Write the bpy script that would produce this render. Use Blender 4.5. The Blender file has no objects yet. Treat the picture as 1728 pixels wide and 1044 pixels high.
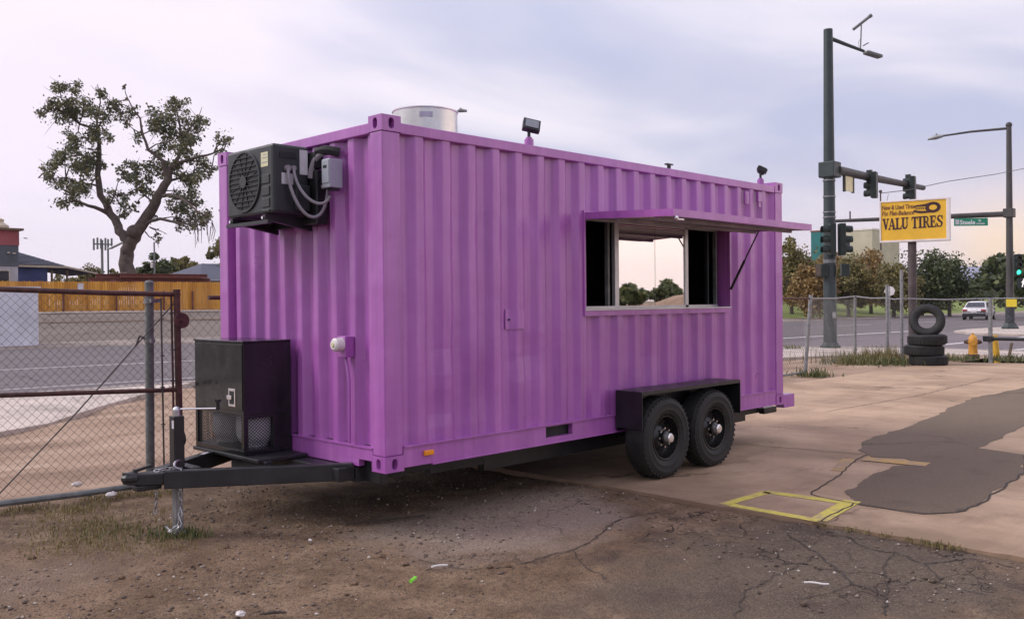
import bpy, bmesh, math, random
import numpy as np
from mathutils import Vector, Matrix
random.seed(7)
RNG = np.random.default_rng(11)
sc = bpy.context.scene
COL = sc.collection
R = math.radians

# ------------------------------------------------------------------ camera
CAM = Vector((-4.0887, -5.3371, 1.6785))
YAW, PITCH, ROLL, FPX = .7932, -.0077, -.0096, 1542.18
fw = Vector((math.sin(YAW)*math.cos(PITCH), math.cos(YAW)*math.cos(PITCH), math.sin(PITCH)))
_r = Vector((math.cos(YAW), -math.sin(YAW), 0)); _u = _r.cross(fw)
cr = math.cos(ROLL)*_r + math.sin(ROLL)*_u
cu = -math.sin(ROLL)*_r + math.cos(ROLL)*_u
cam_d = bpy.data.cameras.new('camera')
cam_d.sensor_width = 36.0
cam_d.lens = FPX/1728*36.0
cam_d.clip_start = .05
cam_d.clip_end = 12000
cam = bpy.data.objects.new('camera', cam_d); COL.objects.link(cam)
m3 = Matrix((cr, cu, -fw)).transposed()
cam.matrix_world = Matrix.Translation(CAM) @ m3.to_4x4()
sc.camera = cam
def at(x, y, depth):                       # a real point seen at photo pixel (x, y), depth metres away
    x, y, depth = float(x), float(y), float(depth)
    return CAM + depth*(fw + (x-864)/FPX*cr - (y-522)/FPX*cu)

# ------------------------------------------------------------------ world, sun, exposure
W = bpy.data.worlds.new('World'); sc.world = W; W.use_nodes = True
nt = W.node_tree; nt.nodes.clear()
def wn(t, **k):
    n = nt.nodes.new(t)
    for a, b in k.items(): setattr(n, a, b)
    return n
def wl(a, b): nt.links.new(a, b)
SUN_EL, SUN_AZ = R(38), math.atan2(-.68, .73)      # light comes from (-x, +y)
out = wn('ShaderNodeOutputWorld')
bgs = wn('ShaderNodeBackground'); bgs.inputs['Strength'].default_value = .09
sky = wn('ShaderNodeTexSky', sky_type='NISHITA', sun_disc=False)
sky.sun_elevation = SUN_EL; sky.sun_rotation = SUN_AZ
sky.dust_density = 2.0
wl(sky.outputs[0], bgs.inputs['Color'])
tc = wn('ShaderNodeTexCoord'); sep = wn('ShaderNodeSeparateXYZ'); wl(tc.outputs['Generated'], sep.inputs[0])
def wmath(op, a, b=None, clamp=False):
    n = wn('ShaderNodeMath', operation=op, use_clamp=clamp)
    for i, v in enumerate((a, b)):
        if v is None: continue
        if isinstance(v, (int, float)): n.inputs[i].default_value = v
        else: wl(v, n.inputs[i])
    return n.outputs[0]
zc = wmath('MAXIMUM', sep.outputs['Z'], 0.0)
den = wmath('ADD', zc, .17)
px = wmath('DIVIDE', sep.outputs['X'], den); py = wmath('DIVIDE', sep.outputs['Y'], den)
cmb = wn('ShaderNodeCombineXYZ')
wl(wmath('MULTIPLY', px, .62), cmb.inputs[0]); wl(wmath('MULTIPLY', py, 1.0), cmb.inputs[1]); cmb.inputs[2].default_value = 15.02
n1 = wn('ShaderNodeTexNoise'); n1.inputs['Scale'].default_value = 1.3; n1.inputs['Detail'].default_value = 6
n1.inputs['Roughness'].default_value = .46; n1.inputs['Distortion'].default_value = .55
wl(cmb.outputs[0], n1.inputs['Vector'])
def wramp(fac, stops):
    r = wn('ShaderNodeValToRGB'); e = r.color_ramp.elements
    while len(e) < len(stops): e.new(.5)
    for i, (p, c) in enumerate(stops): e[i].position = p; e[i].color = (*c, 1)
    wl(fac, r.inputs[0]); return r.outputs[0]
def wmix(fac, a, b):
    n = wn('ShaderNodeMix', data_type='RGBA')
    if isinstance(fac, (int, float)): n.inputs[0].default_value = fac
    else: wl(fac, n.inputs[0])
    for i, v in ((6, a), (7, b)):
        if isinstance(v, tuple): n.inputs[i].default_value = (*v, 1)
        else: wl(v, n.inputs[i])
    return n.outputs[2]
clouds = wramp(n1.outputs[0], [(.36, (.55, .57, .755)), (.45, (.65, .65, .81)), (.54, (.82, .78, .895)), (.62, (.95, .88, .97))])
def wdot(v):
    n = wn('ShaderNodeVectorMath', operation='DOT_PRODUCT'); wl(tc.outputs['Generated'], n.inputs[0])
    n.inputs[1].default_value = Vector(v).normalized(); return n.outputs['Value']
# thinner, brighter cloud towards the north (the pale side of the sky), and near the horizon all round
north = wramp(wdot((.0, 1.0, .06)), [(.72, (0, 0, 0)), (.96, (1, 1, 1))])
c1 = wmix(wmath('MULTIPLY', north, .93), clouds, (.985, .875, 1.0))
low = wramp(zc, [(.02, (1, 1, 1)), (.13, (0, 0, 0))])
c2 = wmix(wmath('MULTIPLY', low, .6), c1, (.96, .87, .95))
# warm evening band towards the south-west horizon
west = wramp(wdot((1.0, -.25, .0)), [(.55, (0, 0, 0)), (.95, (1, 1, 1))])
lowest = wramp(zc, [(.02, (1, 1, 1)), (.17, (0, 0, 0))])
c3 = wmix(wmath('MULTIPLY', wmath('MULTIPLY', west, lowest), .85), c2, (1.0, .80, .77))
glow = wmath('POWER', wmath('MAXIMUM', wdot((1.089, .32, .045)), 0), 900.0)
c4 = wmix(wmath('MULTIPLY', glow, .75), c3, (1.15, .82, .45))
# the sunset side: brightest low in the south-west, as the serving window mirrors it
sw = wramp(wdot((1.0, -.62, .12)), [(.74, (0, 0, 0)), (.97, (1, 1, 1))])
lowsw = wramp(zc, [(.10, (1, 1, 1)), (.55, (0, 0, 0))])
c4 = wmix(wmath('MULTIPLY', wmath('MULTIPLY', sw, lowsw), .9), c4, (1.75, 1.42, 1.32))
# overcast luminance: brighter towards the zenith
zen = wramp(zc, [(.22, (1, 1, 1)), (1.0, (1.55, 1.55, 1.55))])
cz = wn('ShaderNodeMix', data_type='RGBA', blend_type='MULTIPLY'); cz.inputs[0].default_value = 1.0
wl(c4, cz.inputs[6]); wl(zen, cz.inputs[7]); c4 = cz.outputs[2]
below = wramp(sep.outputs['Z'], [(.0, (1, 1, 1)), (.001, (0, 0, 0))])
bgc = wn('ShaderNodeBackground'); bgc.inputs['Strength'].default_value = .735
wl(c4, bgc.inputs['Color'])
mixs = wn('ShaderNodeMixShader'); mixs.inputs[0].default_value = .93
wl(bgs.outputs[0], mixs.inputs[1]); wl(bgc.outputs[0], mixs.inputs[2]); wl(mixs.outputs[0], out.inputs[0])
sd = bpy.data.lights.new('sun', 'SUN'); sd.energy = 1.5; sd.angle = R(27); sd.color = (1, .93, .86)
so = bpy.data.objects.new('sun', sd); COL.objects.link(so)
sdir = Vector((-.68*math.cos(SUN_EL), .733*math.cos(SUN_EL), math.sin(SUN_EL)))
so.rotation_euler = sdir.to_track_quat('Z', 'Y').to_euler()
so.location = (-20, 20, 30)
sc.view_settings.view_transform = 'Standard'; sc.view_settings.look = 'None'
sc.view_settings.exposure = .55; sc.view_settings.gamma = 1; sc.view_settings.use_curve_mapping = False

# ------------------------------------------------------------------ helpers
class MB:
    def __init__(s): s.v = []; s.f = []
    def add(s, vs, fs):
        b = len(s.v); s.v += [tuple(v) for v in vs]; s.f += [tuple(b+i for i in f) for f in fs]; return s
    def box(s, x0, y0, z0, x1, y1, z1):
        return s.add([(x0,y0,z0),(x1,y0,z0),(x1,y1,z0),(x0,y1,z0),(x0,y0,z1),(x1,y0,z1),(x1,y1,z1),(x0,y1,z1)],
                     [(0,3,2,1),(4,5,6,7),(0,1,5,4),(1,2,6,5),(2,3,7,6),(3,0,4,7)])
    def obox(s, c, sx, sy, sz, M=None):
        M = M or Matrix.Identity(3); c = Vector(c); t = MB().box(-sx/2,-sy/2,-sz/2,sx/2,sy/2,sz/2)
        return s.add([c + M @ Vector(v) for v in t.v], t.f)
    def beam(s, a, b, w, h, up=(0,0,1)):
        a, b = Vector(a), Vector(b); x = (b-a); L = x.length; x.normalize(); y = Vector(up).cross(x).normalized(); z = x.cross(y)
        return s.obox((a+b)/2, L, w, h, Matrix((x, y, z)).transposed())
    def cyl(s, a, b, r0, r1=None, n=14, caps=True):
        r1 = r0 if r1 is None else r1
        a, b = Vector(a), Vector(b); d = (b-a).normalized()
        u = d.orthogonal().normalized(); w = d.cross(u)
        vs = []
        for c, r in ((a, r0), (b, r1)):
            for i in range(n):
                t = 2*math.pi*i/n; vs.append(c + r*(math.cos(t)*u + math.sin(t)*w))
        fs = [(i, (i+1)%n, n+(i+1)%n, n+i) for i in range(n)]
        if caps: fs += [tuple(range(n-1,-1,-1)), tuple(range(n, 2*n))]
        return s.add(vs, fs)
    def tube(s, pts, r, n=8, caps=True):
        pts = [Vector(p) for p in pts]; rs = r if isinstance(r, (list, tuple)) else [r]*len(pts)
        vs = []; u = None
        for i, p in enumerate(pts):
            d = (pts[min(i+1, len(pts)-1)] - pts[max(i-1, 0)]).normalized()
            u = d.orthogonal().normalized() if u is None else (u - d*u.dot(d)).normalized()
            w = d.cross(u)
            vs += [p + rs[i]*(math.cos(2*math.pi*k/n)*u + math.sin(2*math.pi*k/n)*w) for k in range(n)]
        fs = [(i*n+k, i*n+(k+1)%n, (i+1)*n+(k+1)%n, (i+1)*n+k) for i in range(len(pts)-1) for k in range(n)]
        if caps: fs += [tuple(range(n-1,-1,-1)), tuple(range((len(pts)-1)*n, len(pts)*n))]
        return s.add(vs, fs)
    def lathe(s, prof, c, axis=(0,0,1), n=32, closed=False):
        d = Vector(axis).normalized(); u = d.orthogonal().normalized(); w = d.cross(u); c = Vector(c)
        vs = [c + d*h + r*(math.cos(2*math.pi*k/n)*u + math.sin(2*math.pi*k/n)*w) for r, h in prof for k in range(n)]
        m = len(prof); rng = range(m if closed else m-1)
        fs = [(i*n+k, i*n+(k+1)%n, ((i+1)%m)*n+(k+1)%n, ((i+1)%m)*n+k) for i in rng for k in range(n)]
        return s.add(vs, fs)
    def prism(s, poly, ext):
        e = Vector(ext); p = [Vector(q) for q in poly]; n = len(p)
        return s.add(p + [q+e for q in p], [tuple(range(n-1,-1,-1)), tuple(range(n, 2*n))] + [(i,(i+1)%n,n+(i+1)%n,n+i) for i in range(n)])
    def quad(s, a, b, c, d): return s.add([a,b,c,d], [(0,1,2,3)])
    def ball(s, c, r, n=10, m=7, sq=(1,1,1)):
        c = Vector(c); vs = []
        for i in range(m+1):
            a = math.pi*i/m
            for k in range(n):
                t = 2*math.pi*k/n; vs.append((c.x+sq[0]*r*math.sin(a)*math.cos(t), c.y+sq[1]*r*math.sin(a)*math.sin(t), c.z+sq[2]*r*math.cos(a)))
        return s.add(vs, [(i*n+k,(i+1)*n+k,(i+1)*n+(k+1)%n,i*n+(k+1)%n) for i in range(m) for k in range(n)])
    def build(s, name, mat, parent=None, smooth=False, bevel=0, recalc=True):
        off = ORG.get(parent.name, Vector()) if parent else Vector()
        me = bpy.data.meshes.new(name)
        me.from_pydata([tuple(Vector(v)-off) for v in s.v], [], s.f)
        if recalc:
            b = bmesh.new(); b.from_mesh(me); bmesh.ops.recalc_face_normals(b, faces=b.faces); b.to_mesh(me); b.free()
        if smooth:
            me.polygons.foreach_set('use_smooth', [True]*len(me.polygons)); me.set_sharp_from_angle(angle=R(38))
        me.materials.append(mat); me.update()
        o = bpy.data.objects.new(name, me); COL.objects.link(o)
        if parent: o.parent = parent; ORG[o.name] = off
        if bevel:
            md = o.modifiers.new('bevel', 'BEVEL'); md.width = bevel; md.segments = 2; md.limit_method = 'ANGLE'; md.angle_limit = R(40)
        return o
ORG = {}
def tag(o, label, cat, group=None):
    o['label'] = label; o['category'] = cat
    if group: o['group'] = group
    return o
def thing(name, label, cat, loc, group=None):
    o = bpy.data.objects.new(name, None); COL.objects.link(o); o.location = loc; o.empty_display_size = .1
    ORG[o.name] = Vector(loc); return tag(o, label, cat, group)
def struct(o): o['kind'] = 'structure'; return o
def stuff(o): o['kind'] = 'stuff'; return o
def dup(root, loc, rotz=0, label=None, scale=None):
    r = root.copy(); COL.objects.link(r); r.location = loc; r.rotation_euler = (0,0,rotz)
    if scale: r.scale = scale
    if label: r['label'] = label
    for ch in list(root.children):
        c = ch.copy(); COL.objects.link(c); c.parent = r
        for g in ch.children:
            d = g.copy(); COL.objects.link(d); d.parent = c
    return r
def piece(src, loc, parent, rot=None):              # another piece sharing src's mesh
    o = src.copy(); COL.objects.link(o); o.parent = parent; o.location = loc
    if rot: o.rotation_euler = rot
    return o
def fast_mesh(name, V, F, mat, parent=None, smooth=False):
    me = bpy.data.meshes.new(name); V = np.asarray(V, np.float32); F = np.asarray(F, np.int32); k = F.shape[1]
    if parent: V = V - np.array(ORG.get(parent.name, Vector()), np.float32)
    me.vertices.add(len(V)); me.vertices.foreach_set('co', V.ravel())
    me.loops.add(F.size); me.loops.foreach_set('vertex_index', F.ravel())
    me.polygons.add(len(F)); me.polygons.foreach_set('loop_start', np.arange(0, F.size, k, dtype=np.int32))
    if smooth: me.polygons.foreach_set('use_smooth', np.ones(len(F), bool))
    me.update(calc_edges=True); me.materials.append(mat)
    o = bpy.data.objects.new(name, me); COL.objects.link(o)
    if parent: o.parent = parent; ORG[o.name] = ORG.get(parent.name, Vector())
    return o

# ------------------------------------------------------------------ materials
class NT:
    def __init__(s, name):
        s.m = bpy.data.materials.new(name); s.m.use_nodes = True; s.t = s.m.node_tree
        s.b = s.t.nodes['Principled BSDF']; s.tc = s.n('ShaderNodeTexCoord'); s.o = s.t.nodes['Material Output']
        s.geo = None
    def n(s, t, **k):
        n = s.t.nodes.new(t)
        for a, b in k.items(): setattr(n, a, b)
        return n
    def l(s, a, b): s.t.links.new(a, b)
    def put(s, sock, v):
        if isinstance(v, (int, float)): sock.default_value = v
        elif isinstance(v, tuple): sock.default_value = (*v, 1) if len(v) == 3 and sock.type == 'RGBA' else v
        else: s.l(v, sock)
    def coord(s, scale=(1,1,1), loc=(0,0,0), rot=(0,0,0), kind='Object'):
        m = s.n('ShaderNodeMapping'); m.inputs['Scale'].default_value = scale; m.inputs['Location'].default_value = loc; m.inputs['Rotation'].default_value = rot
        s.l(s.tc.outputs[kind], m.inputs[0]); return m.outputs[0]
    def noise(s, scale, detail=4, rough=.55, vec=None, dist=0):
        n = s.n('ShaderNodeTexNoise'); n.inputs['Scale'].default_value = scale; n.inputs['Detail'].default_value = detail
        n.inputs['Roughness'].default_value = rough; n.inputs['Distortion'].default_value = dist
        s.l(vec if vec is not None else s.tc.outputs['Object'], n.inputs['Vector']); return n.outputs[0]
    def voro(s, scale, feature='F1', vec=None, out='Distance', rand=1):
        n = s.n('ShaderNodeTexVoronoi', feature=feature); n.inputs['Scale'].default_value = scale; n.inputs['Randomness'].default_value = rand
        s.l(vec if vec is not None else s.tc.outputs['Object'], n.inputs['Vector']); return n.outputs[out]
    def ramp(s, fac, stops, interp='LINEAR'):
        r = s.n('ShaderNodeValToRGB'); e = r.color_ramp.elements; r.color_ramp.interpolation = interp
        while len(e) < len(stops): e.new(.5)
        for i, (p, c) in enumerate(stops):
            e[i].position = p; e[i].color = (c, c, c, 1) if isinstance(c, (int, float)) else (*c, 1)
        s.put(r.inputs[0], fac); return r.outputs[0]
    def mix(s, fac, a, b, mode='MIX'):
        n = s.n('ShaderNodeMix', data_type='RGBA', blend_type=mode); s.put(n.inputs[0], fac); s.put(n.inputs[6], a); s.put(n.inputs[7], b); return n.outputs[2]
    def math(s, op, a, b=None, clamp=False):
        n = s.n('ShaderNodeMath', operation=op, use_clamp=clamp); s.put(n.inputs[0], a)
        if b is not None: s.put(n.inputs[1], b)
        return n.outputs[0]
    def bump(s, h, strength=.3, dist=.01, chain=None):
        n = s.n('ShaderNodeBump'); n.inputs['Strength'].default_value = strength; n.inputs['Distance'].default_value = dist
        s.l(h, n.inputs['Height'])
        if chain is not None: s.l(chain, n.inputs['Normal'])
        return n.outputs[0]
    def island(s):
        if not s.geo: s.geo = s.n('ShaderNodeNewGeometry')
        return s.geo.outputs['Random Per Island']
    def fin(s, color, rough=.6, metal=0, normal=None, **k):
        s.put(s.b.inputs['Base Color'], color); s.put(s.b.inputs['Roughness'], rough); s.put(s.b.inputs['Metallic'], metal)
        if normal is not None: s.l(normal, s.b.inputs['Normal'])
        for a, v in k.items(): s.put(s.b.inputs[a.replace('_', ' ')], v)
        return s.m
def simple(name, c, rough=.55, metal=0, var=.25, vs=6, bump=.08, bs=60, **k):
    t = NT(name); n = t.noise(vs, 5, .6)
    dark = tuple(x*(1-var) for x in c); lite = tuple(min(1, x*(1+var*.6)) for x in c)
    col = t.ramp(n, [(.3, dark), (.7, lite)])
    rr = t.ramp(t.noise(vs*2.3, 4), [(.3, max(0, rough-.1)), (.7, min(1, rough+.1))])
    return t.fin(col, rr, metal, t.bump(t.noise(bs, 3), bump, .004), **k)

def purple():
    t = NT('purple_paint')
    streak = t.noise(3.2, 5, .6, t.coord((2.2, 2.2, .16)))
    blot = t.noise(1.4, 5, .6)
    fine = t.noise(34, 4, .65)
    c = t.ramp(streak, [(.28, (.305, .078, .345)), (.5, (.365, .100, .405)), (.72, (.44, .138, .462))])
    c = t.mix(t.ramp(blot, [(.45, 0), (.75, .35)]), c, (.425, .135, .40))
    c = t.mix(t.ramp(fine, [(.62, 0), (.8, .22)]), c, (.60, .36, .52))
    # rust bleeding through where the paint is chipped, rain streaks of dirt
    chip = t.ramp(t.noise(13, 7, .75), [(.735, 0), (.77, .8)])
    c = t.mix(chip, c, (.13, .055, .05))
    drip = t.ramp(t.noise(7, 5, .62, t.coord((3.2, 3.2, .12), (4, 7, 0))), [(.55, 0), (.72, .5)])
    c = t.mix(drip, c, (.24, .085, .235))
    # chalky dust caught low on the panels and small scrapes
    scr = t.ramp(t.noise(9, 6, .7, t.coord((5, 5, .6))), [(.70, 0), (.76, .5)])
    c = t.mix(scr, c, (.30, .10, .27))
    dents = t.noise(1.9, 3, .45)
    nrm = t.bump(dents, .6, .045)
    nrm = t.bump(fine, .10, .004, nrm)
    return t.fin(c, t.ramp(blot, [(.3, .27), (.7, .42)]), 0, nrm, Specular_IOR_Level=.7, Coat_Weight=.35, Coat_Roughness=.24)
M = {}
M['purple'] = purple()
M['black'] = simple('black_powder_coat', (.013, .013, .015), .38, 0, .4, 5, .05)
M['black_gloss'] = simple('black_gloss_paint', (.012, .013, .013), .20, 0, .4, 4, .03)
M['chassis'] = simple('black_chassis_paint', (.020, .020, .023), .42, 0, .5, 5, .1)
M['ac_plastic'] = simple('charcoal_plastic', (.021, .025, .028), .48, 0, .3, 5, .06)
M['ac_dark'] = simple('dark_fan_recess', (.008, .009, .01), .6)
M['fan_wire'] = simple('black_fan_guard', (.014, .016, .018), .5)
M['hubcap'] = simple('polished_hub_cap', (.88, .87, .86), .30, .85, .08)
M['chrome'] = simple('chrome', (.75, .75, .76), .18, 1, .1)
M['steel'] = simple('zinc_steel', (.50, .50, .52), .38, 1, .3, 20)
M['galv'] = simple('galvanised_steel', (.27, .275, .28), .5, .55, .35, 14, .15)
M['galv_post'] = simple('weathered_galvanised_pipe', (.17, .18, .175), .6, .25, .4, 9, .15)
M['wire'] = simple('chain_link_wire', (.085, .075, .07), .6, .3, .4, 14)
M['wire_far'] = simple('galvanised_chain_link_wire', (.30, .29, .28), .55, .4, .3, 14)
M['stainless'] = simple('stainless_sheet', (.60, .59, .57), .30, 1, .15, 3, .03)
M['alu'] = simple('aluminium_frame', (.52, .52, .53), .38, .6, .15)
M['grey_box'] = simple('grey_enamel', (.34, .37, .42), .45, 0, .15)
M['white_plastic'] = simple('white_plastic', (.72, .68, .66), .45, 0, .12)
M['hose'] = simple('grey_flexible_conduit', (.24, .22, .25), .5, 0, .2)
M['insul'] = simple('black_foam_insulation', (.02, .02, .022), .8)
M['sticker'] = simple('pale_yellow_sticker', (.62, .60, .38), .5, 0, .12)
M['white_label'] = simple('white_label', (.55, .53, .58), .5, 0, .15)
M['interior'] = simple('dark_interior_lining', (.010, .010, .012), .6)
M['under'] = simple('grey_primer', (.30, .26, .30), .6, 0, .3, 4)
M['orange_lens'] = simple('amber_lens', (.85, .30, .02), .25, 0, .2)
M['lens'] = simple('floodlight_glass', (.22, .24, .27), .15, 0, .2)
M['rim'] = simple('black_wheel_enamel', (.012, .012, .013), .28)
M['rust'] = simple('rusted_red_pipe', (.085, .036, .030), .75, 0, .5, 16, .3)
M['rust_beam'] = simple('red_oxide_steel', (.17, .055, .045), .7, 0, .35, 3, .2)
M['gas_bottle'] = simple('white_gas_bottle_enamel', (.72, .72, .76), .35, 0, .1)
M['pole_green'] = simple('dark_green_pole_paint', (.030, .045, .047), .5, 0, .3, 3)
M['arm_brown'] = simple('weathered_pole_arm', (.060, .055, .052), .55, 0, .3, 3)
M['signal'] = simple('dark_green_signal_housing', (.010, .020, .017), .5, 0, .3, 3)
M['lens_dark'] = simple('unlit_signal_lens', (.05, .03, .02), .25)
M['sign_back'] = simple('yellow_white_sign', (.80, .72, .42), .5, 0, .12)
M['white_frame'] = simple('white_sign_frame', (.75, .70, .68), .5, 0, .15, 4)
M['sign_yellow'] = simple('faded_yellow_sign_face', (.78, .46, .035), .5, 0, .14, 2)
M['sign_ink'] = simple('dark_maroon_sign_paint', (.045, .012, .018), .55)
M['sign_ink2'] = simple('brown_sign_paint', (.16, .06, .03), .55)
M['street_green'] = simple('green_street_sign', (.01, .24, .13), .4, 0, .1)
M['white_ink'] = simple('white_reflective_lettering', (.80, .80, .80), .5, 0, .05)
M['hyd_yellow'] = simple('yellow_hydrant_paint', (.62, .29, .03), .5, 0, .3, 8)
M['hyd_dark'] = simple('worn_dark_hydrant_base', (.09, .045, .03), .7)
M['red_paint'] = simple('faded_red_paint', (.50, .08, .04), .5)
M['bollard'] = simple('yellow_bollard_paint', (.70, .40, .03), .55, 0, .25)
M['oldwood'] = simple('weathered_timber', (.16, .11, .07), .8, 0, .4, 8, .3)
M['pole_sign'] = simple('dark_brown_sign_post', (.075, .055, .055), .6, 0, .4, 4)
M['brightyellow'] = simple('bright_yellow_plate', (.85, .66, .03), .45, 0, .1)
M['dark_wrap'] = simple('dark_poster_wrap', (.03, .035, .045), .6, 0, .8, 6)
M['trash'] = simple('crumpled_white_paper', (.68, .64, .62), .7, 0, .2)
M['litegreen'] = simple('green_plastic', (.22, .70, .05), .35, 0, .1)
M['stick'] = simple('dry_twig', (.05, .035, .028), .85)
M['wwall'] = simple('white_painted_block', (.60, .60, .66), .7, 0, .22, 1.2, .2)
M['grey_block'] = simple('charcoal_stucco', (.085, .095, .115), .75, 0, .2, 1)
M['red_band'] = simple('red_parapet_paint', (.30, .075, .085), .7, 0, .2, 1)
M['cream_trim'] = simple('cream_trim', (.55, .47, .36), .7)
M['blue_wall'] = simple('blue_painted_wall', (.055, .075, .20), .7, 0, .25, 1)
M['dark_glass'] = simple('dark_window_glass', (.012, .012, .016), .12)
M['brick_wall'] = simple('distant_red_brick', (.24, .095, .075), .85, 0, .25, .6)
M['pale_wall'] = simple('pale_yellow_render', (.48, .44, .33), .8, 0, .15, .5)
M['teal'] = simple('teal_panel', (.012, .14, .15), .5, 0, .15, 1)
M['car_white'] = simple('white_car_paint', (.74, .72, .74), .22, 0, .08, 1, .01)
M['car_glass'] = simple('tinted_car_glass', (.03, .035, .05), .08)
M['tail'] = simple('red_tail_lamp', (.35, .02, .02), .2)
M['bark'] = simple('grey_brown_bark', (.115, .085, .072), .9, 0, .45, 3, .7, 9)
M['bark_far'] = simple('distant_bark', (.08, .06, .05), .9)
M['propane_in'] = M['black']

def rubber():
    t = NT('tyre_rubber'); n = t.noise(7, 5, .6)
    dst = t.ramp(t.noise(3.1, 6, .7), [(.58, 0), (.78, .35)])
    return t.fin(t.mix(dst, t.ramp(n, [(.3, (.008, .008, .009)), (.75, (.022, .021, .020))]), (.060, .050, .042)), .72, 0, t.bump(t.noise(80, 3), .15, .003))
M['rubber'] = rubber()
def mirror_glass():
    t = NT('reflective_window_glass')
    g = t.n('ShaderNodeBsdfGlossy'); g.inputs['Color'].default_value = (.93, .90, .87, 1); g.inputs['Roughness'].default_value = .015
    tr = t.n('ShaderNodeBsdfTransparent'); tr.inputs['Color'].default_value = (.55, .56, .56, 1)
    nb = t.bump(t.noise(.9, 1), .012, .05); t.l(nb, g.inputs['Normal'])
    mx = t.n('ShaderNodeMixShader'); mx.inputs[0].default_value = .86
    t.l(tr.outputs[0], mx.inputs[1]); t.l(g.outputs[0], mx.inputs[2]); t.l(mx.outputs[0], t.o.inputs[0]); return t.m
M['glass'] = mirror_glass()
def emit(name, c, s):
    t = NT(name); return t.fin((.02, .02, .02), .3, 0, None, Emission_Color=c, Emission_Strength=s)
M['green_lit'] = emit('lit_green_lamp', (.05, 1, .50), 1.6)
M['walk_lit'] = emit('lit_walking_figure', (1, .92, .95), 1.0)
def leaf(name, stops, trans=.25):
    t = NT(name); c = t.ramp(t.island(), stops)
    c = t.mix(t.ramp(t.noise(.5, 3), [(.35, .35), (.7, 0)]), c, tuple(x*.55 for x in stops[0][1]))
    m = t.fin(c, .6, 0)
    tl = t.n('ShaderNodeBsdfTranslucent'); t.l(c, tl.inputs['Color'])
    mx = t.n('ShaderNodeMixShader'); mx.inputs[0].default_value = trans
    t.l(t.b.outputs[0], mx.inputs[1]); t.l(tl.outputs[0], mx.inputs[2]); t.l(mx.outputs[0], t.o.inputs[0]); return m
M['leaf_cotton'] = leaf('cottonwood_leaf', [(0, (.065, .080, .050)), (.55, (.15, .152, .080)), (1, (.31, .275, .12))])
M['leaf_green'] = leaf('dark_green_leaf', [(0, (.040, .058, .024)), (.6, (.080, .105, .036)), (1, (.17, .18, .065))])
M['leaf_olive'] = leaf('olive_leaf', [(0, (.10, .092, .034)), (.5, (.19, .165, .055)), (1, (.32, .26, .085))])
M['leaf_rust'] = leaf('yellowing_leaf', [(0, (.17, .10, .038)), (.5, (.29, .18, .062)), (1, (.42, .29, .10))])
M['leaf_weed'] = leaf('weed_leaf', [(0, (.06, .08, .025)), (.5, (.13, .15, .05)), (1, (.26, .23, .10))])
M['leaf_dry'] = leaf('dry_grass_blade', [(0, (.13, .11, .035)), (.5, (.24, .19, .075)), (1, (.36, .29, .14))])

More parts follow.
